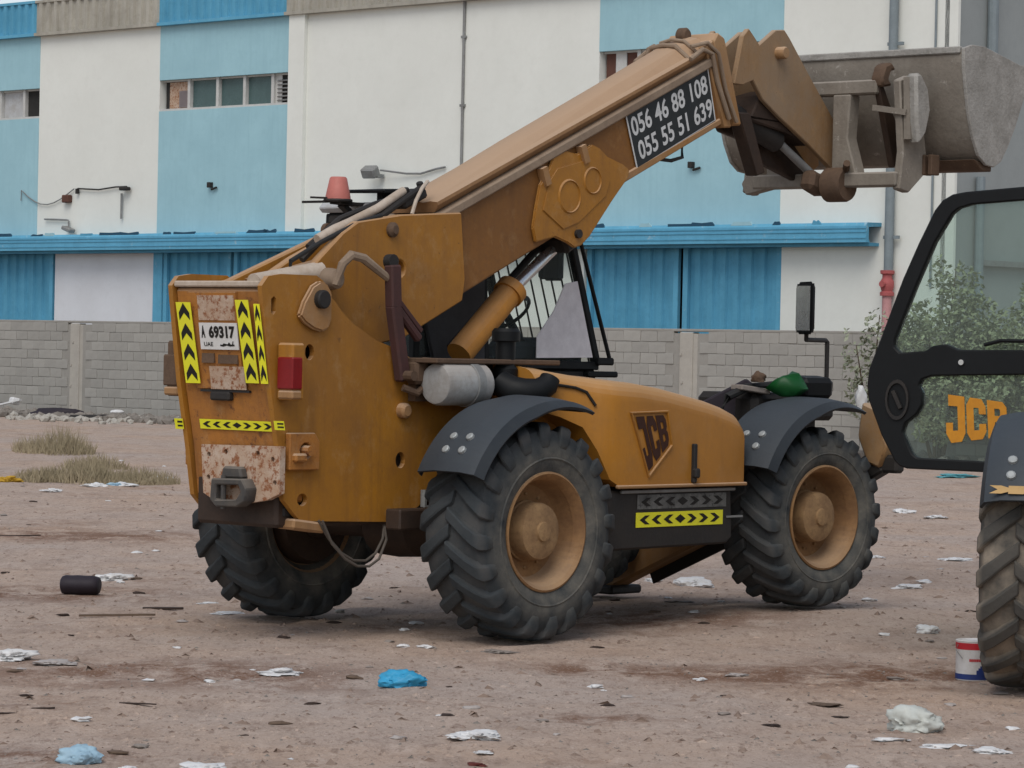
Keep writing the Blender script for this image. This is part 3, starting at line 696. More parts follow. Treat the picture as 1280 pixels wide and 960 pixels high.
# --- boom (frame: u along the boom, v across it)
BT = R(23.6); bc, bs = math.cos(BT), math.sin(BT)
def bxz(u, v): return (.19 + u * bc - v * bs, 2.0 + u * bs + v * bc)
def bfn(u, v, k):
    x, z = bxz(u, v); return (x, k, z)
g = G()
g.prism([(-1.25, .10), (-.55, -.02), (1.0, 0), (1.35, .0), (1.75, .11), (2.90, .11), (2.90, .50), (-.6, .50), (-1.25, .62)], '', -.195, .195, (), .012, bfn, 2)
boom = g.done('boom', 'brown', TH)
g = G()
for sg in (-1, 1):
    g.prism([(.0, .465), (2.90, .475), (2.90, .535), (.0, .525)], '', sg * .150, sg * .235, (), .01, bfn)
g.done('boom_rail', 'rail', boom)
g = G()
def sec(u, top, bot=.53, w=.175):
    pr = [(-w, bot), (-w - .045, bot + .045), (-w - .045, bot + .065), (-w + .005, bot + .072), (-w + .07, top - .012), (-.05, top), (.05, top), (w - .07, top - .03), (w - .005, bot + .05), (w + .045, bot + .04), (w + .045, bot + .03), (w, bot)]
    return [Vector(bfn(u, v, yy)) for yy, v in pr]
g.loft([sec(.05, .605), sec(.12, .618), sec(1.0, .645), sec(2.0, .662), sec(2.84, .680), sec(2.94, .668)])
g.done('boom_top', 'boom_top', boom, 30)
for sg in (-1, 1):
    # rear doubler
    g = G().prism([(-1.30, .30), (-1.30, .55)] + ([(-1.05, .66), (-.80, .73), (-.66, .745), (-.30, .65)] if sg < 0 else [(-1.05, .56), (-.80, .58), (-.5, .58), (-.30, .57)]) + [(.19, .475), (.07, .09), (.0, -.02), (-.55, -.03), (-.95, .06)], '', sg * .200, sg * .262,
                  [circ(-.44, .365, .05, 12)], .008, bfn, 1)
    rd = g.done('boom_doubler', 'ochre', boom, 20)
    g = G(); x, z = bxz(-.42, .60); g.lathe([(0, sg * .30), (.025, sg * .30), (.045, sg * .28), (.045, sg * .25), (0, sg * .25)], (x, 0, z), n=14); g.done('bolt', 'rust', rd)
    # lift-ram bracket doubler
    wp = [(.900, 2.60), (.93, 2.72), (1.02, 2.83), (1.06, 2.93), (1.12, 2.95), (1.28, 2.93), (1.42, 3.0), (1.50, 2.98), (1.58, 2.93), (1.74, 2.89), (1.80, 2.86), (1.79, 2.81), (1.64, 2.66), (1.42, 2.42), (1.34, 2.36), (1.27, 2.34), (1.20, 2.37), (1.08, 2.40), (.90, 2.36), (.87, 2.45)]
    g = G().prism(wp, 'y', sg * .200, sg * .226, (), .008, None, 2)
    br = g.done('ram_bracket', 'ochre', boom, 25)
    g = G().prism([(.95, 2.56), (1.0, 2.74), (1.08, 2.83), (1.16, 2.85), (1.4, 2.91), (1.52, 2.88), (1.60, 2.79), (1.56, 2.68), (1.30, 2.50), (1.15, 2.45)], 'y', sg * .222, sg * .234, (), .005, None, 2)
    g.lathe([(.095, sg * .232), (.10, sg * .243), (.112, sg * .232)], (1.20, 0, 2.66), n=24, close=True)
    g.lathe([(.075, sg * .232), (.08, sg * .243), (.09, sg * .232)], (1.42, 0, 2.77), n=24, close=True)
    g.done('bracket_boss', 'ochre', br, 25)
    g = G().lathe([(0, sg * .25), (.028, sg * .25), (.028, sg * .21), (0, sg * .21)], (1.29, 0, 2.43), n=12); g.done('bracket_pin', 'dark', br)
    # small upright stiffeners near the rail
    for uu in (1.02, 1.42): G().bar(bfn(uu, .34, sg * .225), bfn(uu, .455, sg * .225), .05, .05).done('stiffener', 'ochre_dusty', boom)
g = G()                                         # bottom edge trim under the sign
for sg in (-1, 1): g.prism([(1.72, .08), (2.90, .085), (2.90, .125), (1.76, .13)], '', sg * .15, sg * .212, (), .006, bfn)
g.done('boom_edge', 'ochre_dusty', boom)
# phone sign
sq = [Vector((1.89, -.206, 2.87)), Vector((2.70, -.206, 3.24)), Vector((2.605, -.206, 3.585)), Vector((1.76, -.206, 3.215))]
sgn = sheet('phone_sign', sq, .004, 'sign_white', TH)
sheet('sign_panel', sq, .002, 'sign_black', sgn, .004, .012, .985, .02, .98)
lettering('sign_digits', sq, [('056 46 88 108', .03, .55, .955, .90, .022), ('055 55 51 639', .055, .10, .975, .45, .022)], 'sign_white', sgn, .0075)
# collar and cables at the boom front
g = G()
g.prism([(2.84, .06), (2.93, .03), (2.95, .64), (2.86, .62)], '', -.222, .222, (), .01, bfn)
g.prism([(2.96, .03), (3.06, .0), (3.10, .60), (3.04, .66), (2.97, .62)], '', -.205, .205, (), .012, bfn)
g.done('boom_collar', 'ochre_dusty', boom)
g = G()
for sg in (-1, 1):
    g.tube([bfn(2.66, .60, sg * .235), bfn(2.80, .62, sg * .24), bfn(2.88, .56, sg * .245), bfn(2.87, .38, sg * .24), bfn(2.90, .10, sg * .24)], .016, 8)
    g.tube([bfn(2.76, .655, sg * .18), bfn(2.88, .64, sg * .225), bfn(2.95, .54, sg * .24), bfn(2.94, .3, sg * .235), bfn(2.98, .05, sg * .23)], .014, 8)
g.tube([bfn(2.70, .57, -.20), bfn(2.70, .61, -.17), bfn(2.70, .685, -.10), bfn(2.70, .695, .0), bfn(2.70, .68, .10), bfn(2.70, .58, .19)], .016, 8)
g.tube([bfn(2.80, .58, -.20), bfn(2.80, .615, -.17), bfn(2.80, .685, -.10), bfn(2.80, .70, .0), bfn(2.80, .68, .10)], .012, 8)
g.done('boom_hose', 'rail', boom)
g = G(); g.lathe([(0, -.04), (.035, -.04), (.05, -.025), (.05, .025), (.035, .04), (0, .04)], (bxz(2.93, .685)[0], 0, bxz(2.93, .685)[1]), n=16); g.done('hose_sheave', 'rust', boom)
g = G(); g.tube([bfn(2.15, .10, -.16), bfn(2.30, .03, -.17), bfn(2.42, .01, -.17), bfn(2.45, .10, -.17)], .013, 8); g.tube([bfn(2.05, .09, -.14), bfn(2.2, .07, -.14), bfn(2.75, .09, -.14)], .012, 8); g.done('under_hose', 'hose', boom)
# rear hoses over the boom
g = G()
g.tube([bfn(-.95, .62, -.02), bfn(-.7, .70, -.03), bfn(-.4, .67, -.05), bfn(-.1, .65, -.06), bfn(.10, .61, -.06)], [.02, .028, .028, .028, .02], 8)
g.tube([bfn(-.8, .64, .06), bfn(-.5, .70, .05), bfn(-.2, .68, .03), bfn(.10, .63, 0)], .022, 8)
g.tube([bfn(-.45, .66, -.16), bfn(-.2, .685, -.16), bfn(.04, .70, -.15)], .020, 8)
g.box(bfn(-.06, .66, -.10), (.22, .14, .06), Euler((0, -BT, 0)), .015)
g.box(bfn(.03, .705, -.14), (.035, .04, .06), Euler((0, -BT, 0)), .008)
g.box(bfn(-.06, .705, -.10), (.04, .04, .05), Euler((0, -BT, 0)), .008)
g.done('hose_bundle', 'dark', boom)
g = G()
g.tube([bfn(-.90, .725, -.14), bfn(-.75, .73, -.15), bfn(-.62, .72, -.15)], .032, 12)
g.tube([bfn(-.62, .72, -.13), bfn(-.36, .715, -.14), bfn(-.10, .725, -.12)], .026, 12)
g.tube([bfn(-.16, .60, -.20), bfn(-.10, .66, -.20), bfn(.0, .705, -.18), bfn(.10, .71, -.14)], .012, 8)
g.done('pale_pipe', 'white_tube', boom)
g = G(); g.tube([bfn(-1.28, .62, -.22), bfn(-1.22, .72, -.22), bfn(-.95, .73, -.22), bfn(-.62, .73, -.24), bfn(-.45, .70, -.24)], .014, 8); g.done('thin_hose', 'hose', boom)
# sloping left-hand hood behind the boom
g = G().prism([(-1.50, 2.00), (-1.20, 2.065), (-.50, 2.335), (-.31, 2.40), (-.25, 2.36), (-.5, 2.0), (-1.4, 1.9)], 'y', .285, .345, (), .01); g.done('inner_guard', 'ochre', TH)

# --- nose and tilt gear
nose = [(3.04, 3.83), (3.10, 3.885), (3.17, 3.83), (3.22, 3.785), (3.40, 3.90), (3.50, 3.91), (3.56, 3.86), (3.80, 3.62), (4.32, 3.12), (4.33, 3.04), (4.20, 2.96), (4.12, 2.97), (3.80, 3.15), (3.45, 3.32), (3.27, 3.42), (3.16, 3.54), (3.05, 3.50), (2.95, 3.5)]
for sg in (-1, 1):
    g = G().prism(nose, 'y', sg * .125, sg * .165, (), .006)
    ns = g.done('nose_plate', 'nose_paint', TH, 20)
    g = G().lathe([(0, sg * .235), (.035, sg * .235), (.042, sg * .225), (.042, sg * .16), (0, sg * .16)], (3.43, 0, 3.745), n=14); g.done('nose_pin', 'ochre_dusty', ns)
g = G().prism([(2.95, 3.35), (3.2, 3.30), (3.3, 3.45), (3.5, 3.5), (3.95, 3.28), (3.95, 3.15), (3.6, 3.22), (3.3, 3.26), (3.1, 3.30)], 'y', -.12, .12, (), .02)
g.done('nose_core', 'axle', TH)
g = G().prism([(3.05, 3.32), (3.25, 3.42), (3.9, 3.2), (4.15, 3.0), (4.02, 2.90), (3.62, 3.0), (3.35, 3.16), (3.12, 3.2)], 'y', .06, .115, (), .01); g.done('cavity_shade_plate', 'axle', TH)  # dark plate added to paint in the shaded cavity under the nose
g = G().tube([(3.05, .0, 3.35), (3.62, -.02, 3.16)], .075, 14); tc_ = g.done('tilt_ram', 'dark', TH)
g = G().tube([(3.55, -.03, 3.20), (3.98, -.10, 2.93)], .030, 12); g.done('ram_rod', 'grey_metal', tc_)
g = G().prism([(3.02, 3.32), (3.16, 3.32), (3.34, 2.93), (3.24, 2.90)], 'y', -.15, -.05, (), .01); g.done('tilt_link', 'axle', TH)
# --- carriage
g = G()
g.box((4.03, -.03, 3.545), (.10, 1.12, .10), bev=.012)
cr = g.done('carriage', 'bucket', TH)
g = G().box((4.02, -.17, 2.91), (.12, 1.22, .10), bev=.012); g.done('lower_crossbar', 'bucket', cr)
g = G().prism([(4.06, .44), (4.06, .44)][:0] or [(.30, 2.86), (.50, 2.82), (.54, 2.90), (.50, 2.96), (.30, 2.96)], 'x', 3.97, 4.06, (), .008); g.done('crossbar_lug', 'bucket', cr)
for (ya, yb, nm) in ((-.36, -.23, 'upright'), (.20, .33, 'upright')):
    g = G().prism([(yb, 3.50), (ya - .02, 3.50), (ya, 3.2), (ya - .08, 2.95), (yb, 2.95)], 'x', 3.98, 4.10, (), .01); g.done(nm, 'bucket', cr)
g = G().prism([(3.96, 3.58), (4.08, 3.62), (4.24, 3.40), (4.30, 3.1), (4.28, 2.95), (4.10, 2.82), (3.98, 2.84), (4.02, 3.1)], 'y', -.80, -.74, (), .01); g.done('side_cheek', 'bucket', cr)
g = G().prism([(3.96, 3.58), (4.08, 3.62), (4.24, 3.40), (4.30, 3.1), (4.28, 2.95), (4.10, 2.82), (3.98, 2.84), (4.02, 3.1)], 'y', .48, .54, (), .01); g.done('side_cheek', 'bucket', cr)
g = G().prism([(4.00, 3.56), (4.06, 3.56), (4.30, 3.2), (4.30, 3.05), (4.20, 3.0)], 'y', -.60, -.55, (), .008); g.done('rusty_stay', 'axle', cr)
g = G()
g.lathe([(0, -.36), (.11, -.36), (.12, -.34), (.12, -.20), (.0, -.20)], (4.0, 0, 2.88), n=18)
g.box((3.92, -.13, 2.89), (.2, .12, .14), Euler((0, .3, 0)), .03)
g.tube([(3.9, -.42, 3.02), (4.05, -.30, 2.95)], .025, 8)
g.done('tilt_pivot', 'rust', cr)
# hook and leaf-shaped latch plate
g = G().prism([(3.98, 3.60), (4.02, 3.69), (4.10, 3.72), (4.16, 3.67), (4.10, 3.66), (4.07, 3.60), (4.12, 3.56), (4.0, 3.54)], 'y', -.64, -.54, (), .015); g.done('carriage_hook', 'rust', cr)
g = G().prism([(3.98, 3.62), (4.05, 3.63), (4.14, 3.53), (4.17, 3.38), (4.12, 3.22), (4.04, 3.14), (4.0, 3.3)], 'y', -.92, -.83, (), .02); g.done('latch_plate', 'bucket_end', cr)
g = G().bar((3.98, -.58, 3.40), (4.0, -.84, 3.36), .05, .04).bar((4.0, -.84, 3.60), (4.02, -.84, 3.18), .05, .04); g.done('latch_arm', 'bucket', cr)
# --- bucket
outer = [(4.22, 3.79), (4.215, 3.70), (4.24, 3.55), (4.28, 3.38), (4.335, 3.22), (4.41, 3.10), (4.50, 3.04), (4.60, 3.03), (4.68, 3.07), (4.76, 3.17), (4.84, 3.30), (5.0, 3.62), (5.06, 3.74)]
inner = [(5.04, 3.75), (4.975, 3.63), (4.81, 3.31), (4.73, 3.185), (4.66, 3.095), (4.60, 3.055), (4.51, 3.065), (4.43, 3.12), (4.36, 3.23), (4.305, 3.385), (4.265, 3.55), (4.24, 3.70), (4.245, 3.79)]
g = G().prism(outer + inner, 'y', -1.13, .96)
bk = g.done('bucket', 'bucket', TH, 25)
endp = [(4.20, 3.80), (4.205, 3.68), (4.235, 3.53), (4.275, 3.36), (4.33, 3.21), (4.405, 3.085), (4.50, 3.025), (4.60, 3.015), (4.69, 3.06), (4.77, 3.165), (4.86, 3.31), (5.02, 3.63), (5.06, 3.73), (4.90, 3.74), (4.45, 3.83), (4.30, 3.83)]
for (a, b) in ((-1.155, -1.13), (.96, .985)):
    g = G().prism(endp, 'y', a, b, (), .004); g.done('end_plate', 'bucket_end', bk, 20)
g = G().box((4.225, -.085, 3.79), (.05, 2.06, .05), bev=.008); g.done('bucket_lip', 'bucket_end', bk)
g = G().bar((4.99, -1.12, 3.63), (4.99, .95, 3.63), .03, .20); g.done('cutting_edge', 'bucket', bk)
g = G().prism([(4.40, 3.06), (4.50, 2.99), (4.62, 2.985), (4.62, 3.04), (4.50, 3.05)], 'y', -1.12, -.45, (), .006); g.done('rusty_wear_strip', 'rust', bk)
g = G()
for yy in (-.86, -.80): g.box((4.30, yy, 3.02), (.10, .035, .14), bev=.006)
g.done('bucket_ear', 'rust', bk)

# --- lift ram
g = G().tube([(.44, -.02, 1.66), (.90, -.02, 2.055)], [.085, .085], 20)
g.tube([(.875, -.02, 2.035), (.925, -.02, 2.078)], .10, 20)
lr = g.done('lift_ram', 'ram_paint', TH)
g = G().tube([(.90, -.02, 2.055), (1.42, -.02, 2.42)], .038, 16); g.done('ram_rod', 'chrome', lr)
g = G().tube([(.46, .075, 1.70), (1.40, .085, 2.44)], .024, 10); g.done('ram_pipe', 'hose', lr)
g = G().box((1.36, 0, 2.40), (.20, .30, .12), Euler((0, -.5, 0)), .02); g.done('ram_clevis', 'dark', lr)
# maroon hose arm and bracket
g = G()
g.bar((-.595, -.43, 2.17), (-.58, -.43, 1.92), .07, .085, (1, 0, 0), .01)
g.bar((-.585, -.43, 1.94), (-.49, -.43, 1.50), .07, .085, (1, 0, 0), .012)
g.bar((-.57, -.43, 1.93), (-.36, -.43, 1.74), .05, .05, (0, 1, 0), .012)
g.bar((-.57, -.43, 1.99), (-.34, -.43, 1.79), .03, .02, (0, 1, 0), .004)
arm = g.done('hose_arm', 'maroon', TH)
g = G().tube([(-1.03, -.40, 2.04), (-1.00, -.42, 2.16), (-.93, -.42, 2.215), (-.83, -.42, 2.20), (-.60, -.42, 2.08)], [.022, .026, .028, .028, .022], 8); g.done('bent_strap', 'rail', arm)
g = G()
g.box((-.40, -.46, 1.55), (.12, .10, .14), bev=.02); g.lathe([(0, -.53), (.03, -.53), (.03, -.42), (0, -.42)], (-.50, 0, 1.53), n=10)
g.tube([(-.52, -.46, 1.46), (-.44, -.50, 1.43), (-.34, -.48, 1.48)], .022, 8)
g.tube([(-.38, -.48, 1.62), (-.30, -.52, 1.62), (-.28, -.52, 1.52)], .02, 8)
g.done('hose_fitting', 'rust', TH)
g = G().lathe([(0, -.44), (.042, -.44), (.042, -.39), (0, -.39)], (-.595, 0, 2.19), n=12); g.done('hose_clamp', 'dark', arm)
# air cleaner, intake, elbow
g = G().lathe([(0, -.40), (.09, -.405), (.115, -.395), (.125, -.37), (.125, -.13), (.129, -.125), (.129, -.09), (.125, -.085), (.125, -.02), (.11, .0), (0, .005)], (0, -.60, 1.485), 'x', 30)
ac = g.done('air_cleaner', 'canister', TH)
g = G().lathe([(.128, -.155), (.133, -.15), (.133, -.09), (.128, -.085)], (0, -.60, 1.485), 'x', 30, True); g.done('clamp_band', 'grey_metal', ac)
g = G().box((.10, -.52, 1.62), (1.1, .28, .03), bev=.006).box((-.05, -.42, 1.50), (.7, .06, .24)); g.done('engine_shelf', 'rust', TH)
g = G().lathe([(0, 1.42), (.075, 1.42), (.075, 1.58), (.058, 1.60), (.058, 1.74), (.085, 1.745), (.085, 1.80), (.07, 1.82), (0, 1.82)], (.215, -.60, 0), 'z', 22)
g.tube([(.10, -.66, 1.50), (.12, -.74, 1.455), (.17, -.80, 1.445), (.24, -.845, 1.455), (.30, -.86, 1.49), (.325, -.86, 1.53)], [.075, .085, .082, .075, .068, .06], 16)
g.done('intake_stack', 'black', TH)

# --- engine hood
def hring(x, yo, zt, zb, rad=.12, yi=-.40, slope=.03):
    n = 6; out = [(x, yo, zb)]
    for k in range(n + 1):
        a = math.pi - math.pi / 2 * k / n
        out.append((x, yo + rad + rad * math.cos(a), zt - slope - rad + rad * math.sin(a)))
    out += [(x, yi - .15, zt), (x, yi, zt - .02), (x, yi, zb)]
    return [Vector(p) for p in out]
st = [(.27, -.80, 1.62, 1.34), (.42, -.86, 1.60, 1.30), (.55, -.93, 1.578, 1.24), (.62, -.99, 1.565, 1.10), (.68, -1.04, 1.556, .93), (.76, -1.055, 1.55, .885), (.95, -1.06, 1.54, .885), (1.20, -1.06, 1.512, .885), (1.45, -1.06, 1.47, .885), (1.65, -1.06, 1.435, .885), (1.82, -1.06, 1.395, .885), (1.93, -1.055, 1.36, .885), (1.99, -1.045, 1.315, .885), (2.015, -1.01, 1.26, .89)]
g = G().loft([hring(*s) for s in st])
hood = g.done('engine_hood', 'hood_paint', TH, 40)
g = G().tube([(.30, -.812, 1.50), (.40, -.858, 1.49), (.50, -.91, 1.475), (.56, -.945, 1.45), (.60, -.985, 1.37)], .009, 6); g.done('hood_groove', 'black_ink', hood)
g = G().box((.36, -.66, 1.1), (.50, .12, .75), bev=.02); g.done('wheel_arch_panel', 'ochre', TH)
g = G().box((1.36, -1.058, .885), (1.27, .03, .022), bev=.006); g.done('hood_sill', 'ochre_dusty', hood)
lq = [(.83, 1.335), (1.19, 1.345), (1.245, 1.13), (1.015, .935)]
def inset(P, f):
    cx = sum(p[0] for p in P) / len(P); cy = sum(p[1] for p in P) / len(P)
    return [(cx + (p[0] - cx) * f, cy + (p[1] - cy) * f) for p in P]
g = G().prism(lq, 'y', -1.073, -1.055, [inset(lq, .92)], .003)
g.done('badge_rim', 'ochre', hood, 0)
c4 = [Vector((1.0, -1.064, .965)), Vector((1.215, -1.064, 1.145)), Vector((1.165, -1.064, 1.318)), Vector((.865, -1.064, 1.305))]
shapes('badge_letters', c4, block_letters('JCB'), 'logo_dark', hood, .0005)
g = G().box((1.455, -1.068, 1.02), (.035, .03, .24), bev=.006).box((1.455, -1.085, .96), (.05, .04, .06), bev=.01); g.done('hood_latch', 'dark', hood)
# belly box below the hood
g = G().prism([(.68, .84), (.70, .86), (1.90, .86), (1.92, .55), (1.86, .51), (.74, .50), (.66, .60)], 'y', -1.02, -.45, (), .015)
bb = g.done('side_tank', 'dark', TH)
g = G().box((1.36, -1.028, .853), (1.12, .02, .02), bev=.004); g.done('tank_strip', 'grey_metal', bb)
def flatq(x0, x1, z0, z1, y): return [Vector((x0, y, z0)), Vector((x1, y, z0)), Vector((x1, y, z1)), Vector((x0, y, z1))]
q = flatq(.965, 1.84, .745, .832, -1.022); s1 = sheet('worn_strip', q, .003, 'grey_film', bb); s1['label'] = 'worn grey arrow strip'
shapes('black_arrow', q, side_chevrons(), 'black_ink', s1, .0035)
q = flatq(.955, 1.81, .635, .725, -1.022); s1 = sheet('reflective_strip', q, .003, 'yellow_film', bb)
shapes('black_arrow', q, side_chevrons(), 'black_ink', s1, .0035)
g = G().box((1.93, -1.02, .68), (.16, .02, .012)); g.done('tank_rod', 'grey_metal', bb)

# --- mudguards
for cx, cz in ((0.0, .62), (2.75, .62)):
    for sy in (1, -1): make_fender(TH, cx, cz, sy)

# --- cab (left side)
cab = G()
y0, y1 = .29, 1.06
def pil(a, b, w=.055): cab.bar(a, b, w, w, (0, 1, 0), .008)
for yy in (y0, y1):
    pil((2.12, yy, 1.60), (1.78, yy, 2.56)); pil((0.36, yy, 1.55), (0.40, yy, 2.53)); pil((1.02, yy, 1.60), (.96, yy, 2.56), .05)
    pil((.36, yy, 1.60), (2.12, yy, 1.60)); pil((.40, yy, 2.53), (1.78, yy, 2.53))
for (x, z) in ((2.12, 1.60), (1.78, 2.53), (.38, 1.60), (.40, 2.53)): cab.bar((x, y0, z), (x, y1, z), .05, .05, (0, 0, 1), .008)
cabo = cab.done('cab_frame', 'black', TH)
g = G().prism([(.36, 1.58), (2.13, 1.58), (2.15, 1.2), (1.95, .75), (.6, .75), (.36, 1.1)], 'y', y0, y1, (), .02); g.done('cab_body', 'dark', cabo)
g = G().box((1.08, (y0 + y1) / 2, 2.565), (1.54, .86, .06), bev=.025); rf = g.done('cab_roof', 'cab_white', TH)
g = G().box((.38, .67, 2.49), (.08, .74, .06), bev=.015).box((.8, .25, 2.505), (.8, .05, .05), bev=.01); g.done('roof_edge', 'dark', rf)
g = G().box((.49, .65, 2.672), (.46, .36, .022), Euler((0, -.05, 0)), .008).box((.56, .65, 2.63), (.3, .05, .07)); g.done('roof_hatch', 'black', rf)
g = G()
g.lathe([(0, 0), (.088, 0), (.092, .008), (.088, .018), (0, .018)], (.14, .75, 2.588), 'z', 24)
g.bar((.12, .75, 2.585), (.42, .75, 2.575), .10, .02).bar((.18, .76, 2.575), (.36, .76, 2.46), .05, .03)
bcn = g.done('beacon_base', 'dark', TH)
g = G().lathe([(0, .018), (.080, .018), (.078, .035), (.054, .148), (.046, .156), (0, .157)], (.14, .75, 2.588), 'z', 26); g.done('beacon_lens', 'beacon', bcn)
g = G().bar((-.06, .86, 2.58), (.14, .75, 2.592), .03, .015).bar((-.03, .82, 2.61), (.12, .75, 2.61), .02, .012); g.done('beacon_bracket', 'dark', bcn)
# glass
def pane(nm, c): return sheet(nm, c, .006, 'clear', cabo)
pane('windscreen', [(2.12, y0, 1.62), (2.12, y1, 1.62), (1.78, y1, 2.54), (1.78, y0, 2.54)])
pane('side_window', [(1.0, y0, 1.62), (2.10, y0, 1.62), (1.77, y0, 2.54), (.97, y0, 2.54)])
pane('side_window', [(2.10, y1, 1.62), (1.0, y1, 1.62), (.97, y1, 2.54), (1.77, y1, 2.54)])
pane('rear_window', [(.37, y1, 1.62), (.37, y0, 1.62), (.40, y0, 2.52), (.40, y1, 2.52)])
g = G()
for k in range(8):
    yy = y0 + .08 + k * .09; g.tube([(2.15, yy, 1.60), (1.81, yy, 2.56)], .0065, 6)
g.done('windscreen_guard', 'dark', cabo)
g = G().prism([(.52, 1.60), (1.0, 1.60), (.97, 2.52), (.45, 2.52), (.42, 1.9)], 'y', y0 - .03, y0 + .0, (), .01); g.done('quarter_panel', 'panel_grey', cabo)
g = G().prism([(.39, 1.60), (.51, 1.60), (.42, 1.9), (.45, 2.5), (.41, 2.5)], 'y', y0 - .004, y0 + .004); g.done('quarter_glass', 'clear', cabo)
g = G().box((.85, .68, 1.60), (.5, .50, .16), bev=.05).box((.62, .68, 1.86), (.14, .48, .52), Euler((0, -.15, 0)), .05); g.done('driver_seat', 'seat', cabo)
g = G().box((1.92, .64, 1.68), (.22, .66, .20), bev=.04).box((1.55, .40, 1.68), (.7, .10, .14), bev=.03); g.tube([(1.85, .68, 1.7), (1.66, .68, 1.92)], .03, 8); g.done('dashboard', 'seat', cabo)
g = G().lathe([(.16, 0), (.175, .014), (.19, 0), (.175, -.014)], (0, 0, 0), 'z', 24, True); sw = g.done('steering_wheel', 'black', cabo); sw.location = (1.64, .68, 1.94); sw.rotation_euler = (0, -.7, 0)
g = G().prism([(1.50, 1.645), (2.06, 1.655), (1.89, 2.15), (1.77, 2.13), (1.66, 1.95), (1.50, 1.78)], 'y', y0 - .020, y0 - .012)
g.done('pale_sheet', 'pale_film', cabo)
g = G().box((1.80, .40, 2.28), (.05, .16, .26), bev=.02).box((1.82, .5, 2.22), (.04, .1, .12), bev=.02); g.done('sun_visor', 'seat', cabo)
g = G().tube([(1.86, y0 - .03, 2.50), (2.22, y0 - .04, 1.62)], .014, 8).tube([(1.80, y0, 2.48), (1.92, y0 - .03, 2.46)], .012, 6)
g.box((2.16, y0 - .03, 1.63), (.16, .06, .05), bev=.01).box((2.14, y0 - .02, 1.545), (.30, .07, .04), bev=.01)
g.done('front_rail', 'black', cabo)

# --- front end: mirror, stabilisers
g = G().prism([(-.925, 1.86), (-.91, 1.835), (-.80, 1.835), (-.785, 1.86), (-.785, 2.15), (-.80, 2.175), (-.91, 2.18), (-.925, 2.155)], 'x', 2.84, 2.885, (), .014, None, 2)
mr = g.done('wing_mirror', 'black', TH)
sheet('mirror_glass', [(2.838, -.80, 1.86), (2.838, -.91, 1.86), (2.838, -.91, 2.15), (2.838, -.80, 2.15)], .002, 'mirror', mr)
g = G().tube([(2.90, -.84, 1.84), (2.90, -.84, 1.80), (3.17, -.80, 1.80), (3.19, -.80, 1.79), (3.19, -.80, 1.40)], .016, 8); g.done('mirror_arm', 'dark', mr)
g = G().bar((3.30, .15, .55), (3.30, 1.15, .09), .16, .18, (0, 0, 1), .02); sl = g.done('stabiliser_leg', 'ochre_dusty', TH); sl['label'] = 'lowered far-side stabiliser leg'
g = G().bar((3.38, .0, .50), (3.38, .80, .14), .02, .12); g.box((3.30, 1.12, .035), (.34, .34, .06), bev=.015); g.lathe([(0, -.1), (.05, -.1), (.05, .1), (0, .1)], (3.30, 1.12, .10), 'x', 10); g.done('foot_and_shade_bar', 'dark', sl)  # foot pad, plus a thin dark bar painting in the leg's shaded underside
g = G().prism([(-1.02, 1.17), (-1.05, 1.40), (-1.16, 1.36), (-1.26, 1.12), (-1.20, .97), (-1.10, 1.0)], 'x', 3.24, 3.36, (), .015); sl = g.done('stabiliser_leg', 'nose_paint', TH); sl['label'] = 'raised stabiliser leg ahead of the front wheel'
g = G().bar((3.32, -.3, .55), (3.32, -1.18, 1.02), .12, .16, (0, 0, 1), .015).box((3.32, -1.22, 1.0), (.10, .20, .12), bev=.02); g.done('stabiliser_arm', 'dark', sl)
g = G().box((2.9, -.45, 1.2), (.7, .5, .5), bev=.04).box((3.15, -.6, 1.34), (.3, .4, .14), bev=.03); g.done('front_housing', 'dark', TH)

# ================================================================ SMALL THINGS ON THE FRONT MUDGUARD
def mloc(x, y, z):
    return Vector((-.634 + x * math.cos(MA) - y * math.sin(MA), 19.27 + x * math.sin(MA) + y * math.cos(MA), z))
def crumple(name, mat, loc, size, seed, label, cat, group=None, rough=.35, lift=0.0, sub=3):
    t = bmesh.new(); bmesh.ops.create_icosphere(t, subdivisions=sub, radius=.5)
    r = random.Random(seed); off = Vector((r.uniform(-50, 50), r.uniform(-50, 50), r.uniform(-50, 50)))
    for v in t.verts:
        p = v.co * 2
        d = noise.noise(p * 1.3 + off) * .9 + abs(noise.noise(p * 2.9 + off)) * .6 - abs(noise.noise(p * 5.3 + off)) * .45
        d += .28 * noise.noise(p * 9.0 + off)
        v.co *= 1 + rough * d * 1.3
        v.co.x *= size[0]; v.co.y *= size[1]; v.co.z *= size[2]
        v.co.z = max(v.co.z, -size[2] * .28)
    a = r.uniform(-.3, .3)
    bmesh.ops.rotate(t, verts=t.verts, cent=(0, 0, 0), matrix=Matrix.Rotation(a, 3, 'Z'))
    me = bpy.data.meshes.new(name); t.to_mesh(me); t.free(); me.materials.append(M[mat])
    me.polygons.foreach_set('use_smooth', [True] * len(me.polygons)); me.set_sharp_from_angle(angle=R(75))
    o = bpy.data.objects.new(name, me); COL.objects.link(o); o.location = (loc[0], loc[1], loc[2] + size[2] * .26 + lift)
    return tag(o, label, cat, group) if label else o
crumple('plastic_bag', 'green_bag', mloc(2.72, -.84, 1.43), (.20, .18, .19), 11, 'crumpled dark green plastic bag on the front mudguard', 'bag', None, .6, 0, 2)
o = G().box(mloc(2.98, -.83, 1.49), (.24, .20, .14), Euler((0.1, 0, .5)), .03).box(mloc(3.1, -.83, 1.50), (.1, .12, .10), Euler((0, .3, .2)), .02).done('work_lamp', 'black', None)
tag(o, 'black boxy lamp unit beside the green bag on the mudguard', 'lamp')
